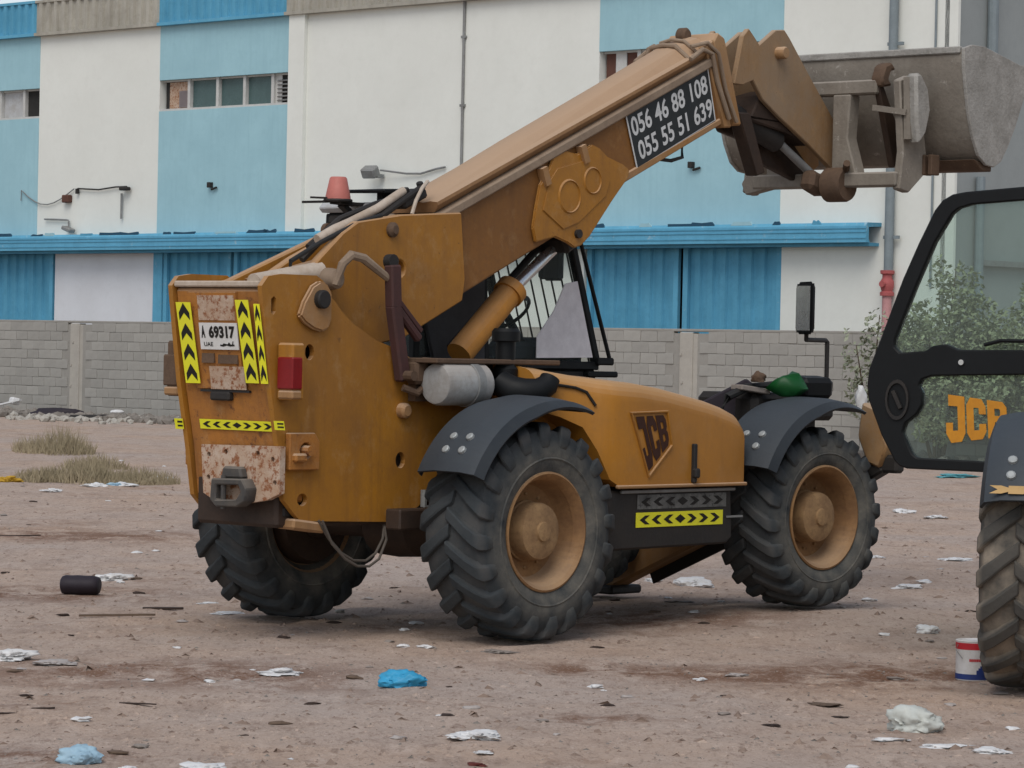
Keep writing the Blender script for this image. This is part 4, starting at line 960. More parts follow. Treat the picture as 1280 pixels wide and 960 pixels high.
o = G().tube([mloc(2.30, -.60, 1.30), mloc(2.36, -.62, 1.42), mloc(2.50, -.66, 1.48), mloc(2.80, -.68, 1.50)], .028, 8).done('bent_hose', 'hose', None); tag(o, 'bent black hose lying behind the front mudguard', 'hose')
o = G().prism([(0, 0), (.36, .20), (.44, .14), (.40, -.02), (.1, -.14)], 'y', -.03, .03, (), .01).done('plastic_sheet', 'purple_rubber', None)
o.location = mloc(2.38, -.30, 1.34); o.rotation_euler = (0, 0, .0); tag(o, 'purplish black plastic sheet sticking up behind the hood', 'sheet')
crumple('rag', 'plastic_white', mloc(3.30, -1.0, 1.36), (.08, .06, .20), 14, 'white rag hanging beside the black door frame', 'rag')
crumple('scrap', 'rust', mloc(2.55, -.72, 1.52), (.10, .08, .08), 15, 'rusty crumpled scrap left of the green bag', 'scrap')
o = G().box(mloc(2.55, -.66, 1.47), (.24, .12, .035), Euler((0, .12, .6)), .006).done('metal_offcut', 'card', None); tag(o, 'grey metal offcut lying under the rusty scrap', 'offcut')

# ================================================================ SECOND MACHINE (cut by the right edge of the photo)
M2A = R(75)
M2P = (3.61, 16.25, 0)
T2 = thing('telehandler', 'second handler at the right edge with open black-framed door and sandy tyre', 'telehandler', M2P, M2A)
w2 = make_wheel(T2, (0, .955, .642), 'mud_rubber', (1, -1, 1))
for (x, sy) in ((2.75, 1), (0, -1), (2.75, -1)):
    c = dup_tree(w2, T2); c.location = (x, sy * .955, .642); c.scale = (1, -sy, 1)
g = G()
for x in (0, 2.75): G().tube([(x, -.85, .63), (x, .85, .63)], .11, 14).done('axle', 'axle', T2)
g = G().box((1.2, 0, .82), (3.6, .66, .36), bev=.03).box((-.6, 0, 1.2), (.5, .7, 1.0), bev=.03); g.done('chassis_frame', 'ochre', T2)
g = G().loft([hring(*s) for s in [(.62, -1.0, 1.55, .9), (1.2, -1.06, 1.5, .885), (1.9, -1.05, 1.35, .885), (2.0, -1.0, 1.25, .9)]]); g.done('engine_hood', 'ochre', T2, 40)
g = G().prism([(-1.0, 1.75), (-.9, 2.1), (3.4, 2.35), (3.4, 1.95), (-.5, 1.6)], 'y', -.2, .2, (), .02); g.done('boom', 'ochre_dusty', T2)
f2 = None
for cx in (0, 2.75):
    for sy in (1, -1):
        f = make_fender(T2, cx, .62, sy, False, -.69, -1.145)
        if cx == 0 and sy == -1: f2 = f
q = []
for (aa, ss) in ((157, -1.17), (157, -.97), (150, -.97), (150, -1.17)):
    pass
cab2 = G()
for yy in (.30, .98):
    for (a, b) in (((1.40, 1.05), (1.42, 2.60)), ((2.45, 1.05), (2.25, 2.60)), ((1.40, 1.08), (2.45, 1.08)), ((1.42, 2.60), (2.25, 2.60))):
        cab2.bar((a[0], yy, a[1]), (b[0], yy, b[1]), .06, .06, (0, 1, 0), .01)
for (x, z) in ((1.42, 2.60), (2.25, 2.60), (1.40, 1.08), (2.45, 1.08)): cab2.bar((x, .30, z), (x, .98, z), .06, .06, (0, 0, 1), .01)
c2 = cab2.done('cab_frame', 'black', T2)
g = G().box((1.84, .64, 2.66), (1.0, .78, .08), bev=.03); g.done('cab_roof', 'cab_white', c2)
g = G().box((1.9, .64, .95), (1.1, .66, .2), bev=.02).box((1.7, .62, 1.35), (.45, .45, .12), bev=.04).box((1.5, .62, 1.65), (.12, .45, .55), bev=.04); g.done('driver_seat', 'seat', c2)
# the open door: plane through a hinge line, d = distance from the free edge, z height
DA = R(30)
_inv = Matrix.Translation(M2P) @ Matrix.Rotation(M2A, 4, 'Z'); _inv.invert()
def dfn(d, z, k):
    p = Vector((2.0 + d * math.cos(DA) - k * math.sin(DA), 18.3 - d * math.sin(DA) - k * math.cos(DA), z))
    return tuple(_inv @ p)
oo = [(1.12, 2.67), (.98, 2.66), (.62, 2.632), (.54, 2.618), (.48, 2.585), (.435, 2.53), (.34, 2.34), (.25, 2.14), (.11, 1.77), (.055, 1.63), (.045, 1.54), (.055, 1.45), (.14, 1.25), (.225, 1.105), (.255, 1.08), (.30, 1.066), (1.12, 1.06)]
up = [(1.06, 2.59), (.66, 2.562), (.58, 2.54), (.54, 2.51), (.44, 2.35), (.33, 2.10), (.21, 1.80), (.205, 1.755), (.24, 1.722), (.40, 1.735), (.44, 1.765), (.52, 1.775), (.60, 1.745), (1.06, 1.752)]
lo = [(1.06, 1.615), (.44, 1.595), (.38, 1.575), (.36, 1.54), (.385, 1.50), (.385, 1.43), (.35, 1.375), (.285, 1.325), (.268, 1.27), (.33, 1.15), (.36, 1.13), (1.06, 1.118)]
g = G().prism(oo, '', -.03, .03, [up, lo], .008, dfn)
door = g.done('door', 'black', T2, 25)
g = G().prism(up, '', -.004, .004, (), 0, dfn); g.done('upper_pane', 'glass', door, 0)
g = G().prism(lo, '', -.004, .004, (), 0, dfn); g.done('lower_pane', 'glass', door, 0)
g = G(); ov = circ(.235, 1.455, .115, 20, .62, 1.0)
g.prism(ov, '', .03, .042, [circ(.235, 1.455, .095, 20, .62, 1.0)], 0, dfn); g.prism([(.20, 1.50), (.22, 1.51), (.27, 1.41), (.25, 1.40)], '', .03, .05, (), .003, dfn); g.done('door_latch', 'dark', door)
g = G().prism(circ(.62, 1.675, .016, 10), '', .03, .045, (), 0, dfn); g.done('door_bolt', 'chrome', door, 0)
g = G().tube([dfn(.75, 1.775, .02), dfn(.85, 1.80, .03), dfn(1.05, 1.80, .03)], .012, 6); g.done('grab_bar', 'black', door)
dq = [Vector(dfn(.525, 1.215, .0)), Vector(dfn(.90, 1.27, .0)), Vector(dfn(.885, 1.455, .0)), Vector(dfn(.51, 1.495, .0))]
# faded pane sticker and its letters
shapes('pane_letters', dq, block_letters('JCB'), 'orange_ink', door, .006)
# tan arrow on the rear mudguard
def fp(a, yy): return Vector((.816 * math.cos(R(a)), yy, .62 + .816 * math.sin(R(a))))
q = [fp(150.0, 1.09), fp(150.0, .88), fp(146.8, .88), fp(146.8, 1.09)]
shapes('arrow_sticker', q, [[(.0, .0), (.28, .0), (.45, .25), (.45, .0), (.8, .0), (1, .5), (.8, 1), (.45, 1), (.45, .75), (.28, 1), (.0, 1), (.2, .5)]], 'tan_ink', f2, .004)
# ================================================================ WAREHOUSE
BA = -R(43.2)
_T = Vector((math.cos(R(43.2)), -math.sin(R(43.2)), 0)); _N = Vector((math.sin(R(43.2)), math.cos(R(43.2)), 0))
T0 = -45.0
def bloc(t, n, z=0.0): return _T * t + _N * n + Vector((0, 0, z))
WH = thing('warehouse', 'blue and white striped warehouse with canopy strip and sheet metal doors', 'building', bloc(T0, 47.0), BA)
def wbox(name, mat, t0, t1, z0, z1, d0=0.0, d1=.30, bev=0.0, parent=WH):
    return G().box(((t0 + t1) / 2 - T0, (d0 + d1) / 2, (z0 + z1) / 2), (t1 - t0, d1 - d0, z1 - z0), None, bev).done(name, mat, parent, 20)
strips = [(-76.5, -72.2, 'w'), (-72.2, -67.9, 'b'), (-67.9, -63.8, 'w'), (-63.8, -59.50, 'b'), (-59.50, -55.19, 'w'), (-55.19, -50.85, 'b'), (-50.85, -50.36, 'p'), (-50.36, -41.96, 'w'), (-41.96, -37.36, 'b'), (-37.36, -33.55, 'w')]
WZ0, WZ1 = 6.92, 7.62
for (a, b, k) in strips:
    if k == 'w': wbox('wall_panel', 'plaster_white', a, b, 3.80, 8.86)
    elif k == 'p': wbox('wall_pilaster', 'plaster_white', a, b, 3.80, 8.86, -.10)
    else:
        wbox('wall_panel', 'plaster_blue', a, b, 3.80, WZ0, -.012)
        wbox('wall_panel', 'plaster_blue', a, b, WZ1, 8.86, -.012)
        wf = G(); wf.box(((a + b) / 2 - T0, .13, WZ0 + .025), (b - a, .24, .05)); wf.box(((a + b) / 2 - T0, .16, WZ1 - .02), (b - a, .1, .04))
        w = b - a
        for f in (0.21, .43, .635, .845): wf.box((a + f * w - T0, .13, (WZ0 + WZ1) / 2), (.085, .12, WZ1 - WZ0))
        fr = wf.done('window', 'win_frame', WH, 0)
        if a > -43: pat = ['h', 'd', 'd', 'g', 'g']
        elif a > -56: pat = ['p', 'g', 'g', 'g', 'l']
        else: pat = ['g', 'g', 'g', 'c', 'd']
        fs = [0, .21, .43, .635, .845, 1]
        for i, k2 in enumerate(pat):
            wbox('pane', {'g': 'win_dark', 'd': 'dark_hole', 'c': 'cab_white', 'p': 'dark_hole', 'l': 'dark_hole', 'h': 'brown_box'}[k2], a + fs[i] * w + .05, a + fs[i + 1] * w - .05, WZ0 + .05, WZ1 - .04, .16, .18, 0, fr)
            if k2 == 'p':
                wbox('paper_sheet', 'cardboard', a + .12 * w * 1, a + .18 * w, WZ0 + .08, WZ0 + .45, .13, .15, 0, fr)
                wbox('pane_board', 'rust_white', a + .04 * w, a + .195 * w, WZ0 + .06, WZ1 - .05, .152, .159, 0, fr)
            if k2 == 'h': wbox('pane_board', 'win_frame', a + .07 * w, a + .13 * w, WZ0 + .05, WZ1 - .04, .13, .15, 0, fr)
            if k2 == 'l':
                lv = G()
                for q in range(6): lv.box((a + .93 * w - T0, .12, WZ0 + .12 + q * .085), (.5, .05, .018), Euler((.5, 0, 0)))
                lv.done('louvre', 'grey_metal', fr, 0)
                wbox('pane_board', 'win_frame', a + .855 * w, a + .90 * w, WZ0 + .05, WZ1 - .04, .13, .15, 0, fr)
g = G().box((-34.2 - 21 - T0 + 0, 15.3, 4.75), (41.5, 29.9, 9.1)); g.done('building_core', 'dark_hole', WH, 0)
# lower strip under the canopy
wbox('base_wall', 'plaster_white', -37.30, -33.55, 0, 3.80, .0)
wbox('base_wall', 'plaster_white', -76.5, -62.5, 0, 3.80, .10)
def corrug(name, mat, t0, t1, z0, z1, y, pitch=.24, dep=.055, parent=WH):
    n = int((t1 - t0) / pitch); v = []; f = []; x = t0 - T0; st = (t1 - t0) / n
    pts = []
    for i in range(n): pts += [(x + i * st, y), (x + i * st + st * .42, y), (x + i * st + st * .52, y - dep), (x + i * st + st * .90, y - dep)]
    pts.append((x + n * st, y))
    for (px, py) in pts: v += [(px, py, z0), (px, py, z1)]
    for i in range(len(pts) - 1): f.append((2 * i, 2 * i + 2, 2 * i + 3, 2 * i + 1))
    b = len(v); v += [(x, y + .05, z0), (x, y + .05, z1), (x + n * st, y + .05, z0), (x + n * st, y + .05, z1)]
    f += [(b, b + 1, b + 3, b + 2), (0, 1, b + 1, b), (len(pts) * 2 - 2, b + 2, b + 3, len(pts) * 2 - 1)]
    return G().raw(v, f).done(name, mat, parent, 0)
def sheet_door(t0, t1, nm='sheet_door'):
    d = corrug(nm, 'blue_sheet', t0 + .10, t1 - .10, .05, 3.74, .14, .30, .05)
    for (a, b) in ((t0, t0 + .12), (t1 - .12, t1)): wbox('door_frame', 'blue_trim', a, b, .05, 3.745, .05, .13, 0, d)
    return d
sheet_door(-62.4, -58.95); sheet_door(-55.0, -52.75); sheet_door(-52.65, -50.2); wbox('base_wall', 'plaster_white', -50.15, -42.26, 0, 3.80, .0)
sheet_door(-42.22, -39.86); sheet_door(-39.74, -37.33)
wbox('roller_door', 'roll_white', -58.90, -55.32, .05, 3.74, .08, .16)
wbox('door_post', 'blue_trim', -55.32, -55.02, .05, 3.74, .02, .2)
# canopy strip
g = G()
g.prism([(-.46, 3.80), (-.46, 4.10), (-.42, 4.16), (0.0, 4.17), (0, 4.10), (-.38, 4.08), (-.38, 3.86), (-.34, 3.80)], '', -64 - T0, -35.0 - T0, (), 0, lambda p, q, k: (k, p, q))
cn = g.done('canopy', 'blue_trim', WH, 20)
g = G()
for z in (3.88, 3.99, 4.06): g.box((-49.5 - T0, -.465, z), (29, .016, .022))
g.done('canopy_rib', 'blue_sheet', cn, 0)
r = random.Random(4)
for i in range(30):
    t_ = -62.8 + i * .93 + r.uniform(-.35, .35); w_ = r.uniform(.18, .75); h_ = r.uniform(.02, .065)
    g = G().prism([(-w_ / 2, -.02), (w_ / 2, -.02), (w_ / 2 - r.uniform(0, .1), h_), (0, h_ * r.uniform(.3, 1)), (-w_ / 2 + r.uniform(0, .1), h_)], 'y', -.44, -.40)
    o = g.done('torn_flashing', r.choice(['blue_sheet', 'blue_dark', 'blue_dark', 'plaster_blue']), cn, 0); o.location = (t_ - T0, 0, 4.155)
g = G().prism([(0, 3.74), (-.3, 3.74), (-.3, 3.80), (0, 3.80)], '', -64 - T0, -35.05 - T0, (), 0, lambda p, q, k: (k, p, q)); g.done('canopy_soffit', 'blue_sheet', cn, 0)
# parapet
for (a, b, k) in ((-76.5, -67.9, 'w'), (-67.9, -63.8, 'w'), (-63.8, -59.55, 'b'), (-59.55, -55.15, 'w'), (-55.15, -50.95, 'b'), (-50.95, -41.96, 'w'), (-41.96, -37.36, 'b'), (-37.36, -33.4, 'w')):
    pc = corrug('parapet_sheet', 'blue_sheet' if k == 'b' else 'grey_sheet', a, b, 8.90, 9.62, -.09, .26, .05)
    wbox('parapet_edge', 'blue_trim' if k == 'b' else 'grey_sheet', a, b, 8.83, 8.90, -.17, .06, 0, pc)
    wbox('parapet_coping', 'blue_trim' if k == 'b' else 'grey_sheet', a, b, 9.60, 9.66, -.15, .06, 0, pc)
# right-hand side wall
g = G().box((-33.55 - T0 - .15 + .16, 15.0, 4.7), (.3, 30.0, 9.5)); g.done('side_wall', 'annex_shade_grey', WH, 0)
wbox('corner_strip', 'plaster_white', -33.56, -33.37, 0, 9.5, -.05, .02)
# pipes
g = G().tube([(-34.73 - T0, -.13, 3.25), (-34.73 - T0, -.13, 9.0)], .085, 12)
for z in (3.9, 5.6, 7.4): g.box((-34.73 - T0 + .03, -.10, z), (.34, .05, .06))
g.done('downpipe', 'pipe_grey', WH)
g = G().tube([(-34.75 - T0, -.13, 0), (-34.75 - T0, -.13, 2.9)], .085, 12); rp = g.done('riser_pipe', 'pipe_pink', WH)
g = G().lathe([(0, 2.84), (.13, 2.84), (.13, 2.90), (.10, 2.92), (.125, 3.0), (.125, 3.10), (.09, 3.16), (.09, 3.22), (.13, 3.24), (.13, 3.30), (0, 3.30)], (-34.75 - T0, -.13, 0), 'z', 16); g.lathe([(0, -.30), (.06, -.30), (.06, -.1), (0, -.1)], (-34.75 - T0, 0, 3.05), 'y', 10); g.done('valve', 'pipe_red', rp)
g = G().tube([(-33.87 - T0, -.03, 3.0), (-33.87 - T0, -.03, 9.3)], .022, 8).box((-33.87 - T0, -.03, 6.9), (.14, .05, .05)); g.done('conduit', 'pipe_grey', WH)
g = G().tube([(-45.66 - T0, -.03, 3.9), (-45.66 - T0, -.03, 8.86)], .032, 8)
for z in (5.3, 6.7, 8.1): g.box((-45.66 - T0, -.03, z), (.13, .05, .05))
g.done('conduit', 'grey_metal', WH)
g = G().tube([(-33.28 - T0, .9, 7.1), (-33.28 - T0, .9, 9.2)], .10, 10).tube([(-33.28 - T0, .62, 0), (-33.28 - T0, .62, 5.0)], .085, 10); g.done('side_pipe', 'pipe_grey', WH)
g = G().box((-33.30 - T0, 6.0, 3.46), (.12, 10.6, .10)); g.done('side_rail', 'grey_metal', WH)
# fixtures fixed near the wall, each its own thing
def fixture(name, label, cat, build, mat):
    g = G(); build(g); o = g.done(name, mat, None); o.parent = None
    o.location = bloc(T0, 47.0); o.rotation_euler = (0, 0, BA); return tag(o, label, cat)
def wp(t, z, d=-.06): return (t - T0, d, z)
def f1(g):
    g.box(wp(-48.05, 5.38, -.30), (.34, .24, .22), Euler((.5, 0, .2)), .03); g.box(wp(-47.95, 5.30, -.14), (.12, .2, .08)); g.tube([wp(-47.85, 5.42, -.2), wp(-47.2, 5.34, -.08), wp(-46.8, 5.33, -.06), wp(-46.35, 5.42, -.05), wp(-46.1, 5.45, -.05)], .022, 6)
fixture('floodlight', 'grey floodlight with a trailing cable on white wall above the beacon', 'floodlight', f1, 'grey_metal')
def f2_(g):
    g.tube([wp(-58.0, 5.17), wp(-57.95, 5.24), wp(-57.2, 5.20), wp(-56.6, 5.25), wp(-56.2, 5.25)], .018, 6); g.box(wp(-56.2, 5.20, -.12), (.26, .16, .08), None, .02); g.box(wp(-57.97, 5.18), (.07, .06, .12))
fixture('wall_lamp', 'dark wall lamp on a long conduit, white wall upper left', 'lamp', f2_, 'dark')
fixture('drop_pipe', 'thin grey pipe hanging down below the upper left wall lamp', 'pipe', lambda g: g.tube([wp(-56.38, 5.10), wp(-56.38, 4.52)], .026, 8), 'grey_metal')
fixture('junction_box', 'small brown box on the white wall under the sagging cable', 'box', lambda g: g.box(wp(-58.33, 5.01, -.07), (.24, .14, .18), None, .02), 'brown_box')
def f3(g):
    g.tube([wp(-59.15, 4.55), wp(-58.3, 4.52), wp(-58.26, 4.50), wp(-58.26, 4.26)], .022, 6); g.box(wp(-58.15, 4.30, -.16), (.30, .2, .09), Euler((0, .3, 0)), .02)
fixture('wall_bracket', 'short bent bracket with a small lamp just above the canopy', 'bracket', f3, 'grey_metal')
cab_pts = [wp(-60.05 + 1.95 * k / 8, 5.24 - .40 * math.sin(math.pi * k / 8) * (1 - .25 * k / 8), -.05) for k in range(9)]
fixture('cable', 'thin grey cable sagging between blue and white wall, upper left', 'cable', lambda g: g.tube([wp(-60.05, 5.0)] + cab_pts, .014, 5), 'grey_metal')
def f4(t, z):
    return lambda g: (g.box(wp(t, z, -.06), (.10, .12, .12), None, .01), g.tube([wp(t + .05, z - .1), wp(t + .22, z - .06)], .025, 6))
fixture('hook', 'small dark hook on the pale blue wall left of the beacon', 'hook', f4(-53.36, 5.23), 'dark')
fixture('hook', 'small dark hook on the blue wall under the phone sign', 'hook', f4(-39.50, 5.33), 'dark')

# ================================================================ BOUNDARY WALL of concrete blocks
WA = thing('block_wall', 'grey concrete block wall running in front of the warehouse', 'wall', bloc(T0, 44.0), BA)
g = G().box((-1.5, .09, 1.05), (37.6, .248, 2.06)); g.done('mortar_core', 'mortar', WA, 0)
def blockmesh(seed):
    r = random.Random(seed); t = bmesh.new(); bmesh.ops.create_cube(t, size=1)
    for v in t.verts:
        v.co = Vector((v.co.x * .390, v.co.y * .12, v.co.z * .190)) + Vector((r.uniform(-.008, .008), r.uniform(-.002, .002), r.uniform(-.006, .006)))
    bmesh.ops.bevel(t, geom=list(t.edges), offset=.004, segments=1, affect='EDGES')
    me = bpy.data.meshes.new('brick'); t.to_mesh(me); t.free(); me.materials.append(M['block']); return me
bms = [blockmesh(s) for s in range(6)]
posts = [-54.25, -49.0, -44.0, -37.0, -32.4]
cells = []
r = random.Random(12)
for row in range(10):
    for i in range(-44, 45):
        t_ = -46.5 + i * .4 + (.2 if row % 2 else 0)
        if not (-64.5 < t_ < -28.6): continue
        if any(abs(t_ - p) < .36 for p in posts): continue
        z = .12 + row * .2 + .1
        if row == 9 and (t_ < -54.3 or -37 > t_ > -43): z += 0
        cells.append((t_, z))
def vis(c):
    t_, z = c
    if -57.3 < t_ < -50.6: return 0
    if -39.6 < t_ < -32.6 and z > 1.0: return 1
    return 9
cells.sort(key=lambda c: (vis(c), -c[1], c[0]))
for k, (t_, z) in enumerate(cells[:298]):
    o = bpy.data.objects.new('brick', bms[k % 6]); COL.objects.link(o); o.parent = WA
    o.location = (t_ - T0, .012 + r.uniform(-.003, .003), z + r.uniform(-.004, .004)); o.rotation_euler = (0, r.uniform(-.008, .008), r.uniform(-.02, .02))
g = G()
for (t_, z) in cells[298:]: g.box((t_ - T0, .02 + r.uniform(-.012, .012), z), (.388, .12, .188))
o = g.done('bricks', 'block', WA, 0); o['kind'] = 'stuff'
for p in posts:
    g = G().box((p - T0, .03, 1.05), (.30, .20, 2.10), None, .012); g.box((p - T0 + .17, .06, 1.04), (.16, .2, 2.06), None, .012)
    for z in (.35, .75, 1.2, 1.7): g.box((p - T0 - .06 + r.uniform(-.05, .05), -.075, z), (.04, .03, .04))
    g.done('concrete_post', 'post', WA)
g = G().box((-1.5, .06, 2.135), (37.6, .22, .05), None, .01); g.done('wall_cap', 'mortar', WA)

# ================================================================ SHRUBS, WEEDS
def leaf_cloud(name, mat, parent, blobs, n, size, seed):
    r = random.Random(seed); V = []; Fc = []
    wts = [q[3] * q[3] * q[4] for q in blobs]
    for i in range(n):
        b = r.choices(blobs, wts)[0]
        while True:
            p = Vector((r.uniform(-1, 1), r.uniform(-1, 1), r.uniform(-1, 1)))
            if .35 < p.length < 1 and noise.noise(p * 2.2 + Vector((seed, b[0] * 3, b[2]))) > -.12: break
        c = Vector(b[:3]) + Vector((p.x * b[3], p.y * b[3], p.z * b[4]))
        if c.z < .05: continue
        a = Euler((r.uniform(-1.0, 1.0), r.uniform(-1.0, 1.0), r.uniform(0, 6.28))).to_matrix()
        s = size * r.uniform(.6, 1.35); k = len(V)
        for q in ((-.5, 0, 0), (-.1, .28, .06), (.5, 0, 0), (-.1, -.28, .06)): V.append(c + a @ Vector(q) * s)
        Fc += [(k, k + 1, k + 2), (k, k + 2, k + 3)]
    return G().raw(V, Fc).done(name, mat, parent, 0)
def shrub(label, base, blobs, n, size, seed, mat='leaf', stems=5):
    s = thing('shrub', label, 'shrub', base)
    leaf_cloud('foliage', mat, s, blobs, n, size, seed)
    r = random.Random(seed + 1); g = G()
    for k in range(stems):
        b = blobs[k % len(blobs)]; e = Vector(b[:3]) + Vector((r.uniform(-.3, .3) * b[3], r.uniform(-.3, .3) * b[3], b[4] * .7))
        m = Vector((e.x * .45 + r.uniform(-.1, .1), e.y * .45, e.z * .5))
        g.tube([(e.x * .12, e.y * .12, -.05), m, e], [.035, .022, .007], 6)
    g.done('trunk', 'bark', s)
    return s
shrub('dusty green shrub by block wall, seen through the open door glass', (6.95, 52.2, .08), [(-.1, 0, 1.9, .75, .75), (.35, .2, 2.7, .42, .55), (.1, 0, 1.0, .95, .8), (-.55, 0, 1.4, .5, .7), (.8, -.3, 1.5, .6, .8), (.0, .3, 3.0, .22, .35), (.6, 0, 2.2, .5, .5)], 11000, .10, 3, 'leaf')
shrub('taller dense shrub right of the door-glass shrub at frame edge', (8.35, 51.0, .08), [(0, 0, 1.8, .8, .9), (.3, 0, 2.6, .6, .6), (-.2, 0, 1.0, .9, .8), (.9, 0, 1.6, .8, 1.0)], 10000, .10, 8, 'leaf')
shrub('sparse pale shrub between the front wheel and black door frame', (5.92, 53.0, .08), [(.1, 0, 2.05, .28, .42), (-.2, 0, 1.55, .30, .40), (.0, 0, 1.0, .42, .5), (.25, 0, .7, .4, .5), (.3, 0, 1.5, .25, .4), (-.35, 0, 1.95, .12, .2)], 1100, .10, 5, 'leaf2')
def weeds(label, cx, cy, rx, ry, h, n, seed):
    r = random.Random(seed); V = []; Fc = []
    for i in range(n):
        a = r.uniform(0, 6.28); q = r.random() ** .6
        x, y = rx * q * math.cos(a), ry * q * math.sin(a)
        hh = h * (1 - .55 * q * q) * r.uniform(.4, 1.15) * (.65 + .6 * (noise.noise(Vector((x * 1.6, y * .9, seed))) + .4)); d = Vector((r.uniform(-.5, .5), r.uniform(-.4, .4), 1)).normalized() * max(hh, .05)
        w = .006; k = len(V); s = Vector((r.uniform(-1, 1), r.uniform(-.5, .5), 0)).normalized() * w
        z = gh(cx + x, cy + y); b = Vector((x, y, z)); m = b + d * .55 + Vector((r.uniform(-.03, .03), 0, 0))
        V += [b - s, b + s, m + s * .8, m - s * .8, b + d]
        Fc += [(k, k + 1, k + 2, k + 3), (k + 3, k + 2, k + 4)]
    o = G().raw(V, Fc).done('weeds', 'weed', None, 0); o.location = (cx, cy, 0); o['kind'] = 'stuff'
    return tag(o, label, 'weeds')
weeds('low wide mat of dry olive weeds left of the rear tyre', -5.0, 38.9, 1.0, .9, .27, 2600, 2)
weeds('dry weed tuft nearest the left frame edge, in front of others', -5.55, 38.6, .35, .6, .22, 700, 6)
weeds('pale loose weed tuft farther back near the wall', -6.85, 48.0, .62, .9, .42, 1100, 3)
weeds('small dry weed tuft between the two larger weed patches', -5.6, 43.2, .5, .5, .26, 500, 4)

# ================================================================ RUBBLE AT THE WALL FOOT
def rocks(name, mat, n, t0, t1, d0, d1, smin, smax, seed):
    r = random.Random(seed); g = G()
    for i in range(n):
        t_ = r.uniform(t0, t1); p = bloc(t_, 44 - r.uniform(d0, d1)); s = r.uniform(smin, smax)
        t = bmesh.new(); bmesh.ops.create_icosphere(t, subdivisions=1, radius=s)
        for v in t.verts: v.co *= r.uniform(.6, 1.25); v.co.z *= .7
        bmesh.ops.translate(t, verts=t.verts, vec=(p.x, p.y, gh(p.x, p.y) + s * .3)); g.add(t)
    o = g.done(name, mat, None, 0); o['kind'] = 'stuff'; return o
rocks('rubble', 'rock', 700, -59, -48, .05, 2.0, .03, .17, 5)
rocks('pale_rubble', 'post', 200, -58, -49, .3, 3.6, .03, .13, 6)
rocks('far_rubble', 'rock', 200, -44, -28, .05, 1.5, .03, .13, 9)
pl = G().bar((0, 0, 0), (1.25, -.55, .30), .10, .035, (0, 0, 1)).done('plank', 'plastic_white', None); p = bloc(-56.2, 43.0); pl.location = (p.x - .35, p.y, .12); tag(pl, 'white plank lying tilted on rubble at the wall foot', 'plank')
for k, (dx, dz, lb) in enumerate(((0.0, .22, 'white block at the low left end of the tilted plank'), (.50, .36, 'white block resting on the middle of the tilted plank'), (1.05, .42, 'white block at the high right end of the tilted plank'))):
    o = G().box((0, 0, 0), (.20, .18, .15), Euler((0, .1 * k, .3 * k)), .03).done('foam_block', 'plastic_white', None); p = bloc(-56.2, 43.0)
    o.location = (p.x - .30 + dx, p.y - dx * .44 + .05, dz - .03); tag(o, lb, 'block')
p = bloc(-53.1, 42.6); crumple('tarpaulin', 'purple_rubber', (p.x, p.y, .05), (1.05, .5, .34), 21, 'dark folded tarpaulin on the rubble by the wall', 'tarpaulin', None, .3)
p = bloc(-51.6, 42.4); crumple('tarpaulin', 'dark', (p.x, p.y, .05), (1.3, .4, .20), 22, 'flat black sheet on the ground beside the rear tyre and wall', 'tarpaulin', None, .3)
p = bloc(-55.6, 41.7); crumple('brush_pile', 'leaf', (p.x - .9, p.y - .3, .05), (.75, .5, .42), 23, 'dark green heap at left below the white plank', 'heap', None, .5)
p = bloc(-52.2, 43.2); crumple('bowl', 'plastic_white', (p.x + .2, p.y, .22), (.30, .24, .10), 24, 'white rounded slab on rubble right of the folded tarpaulin', 'slab', None, .1)

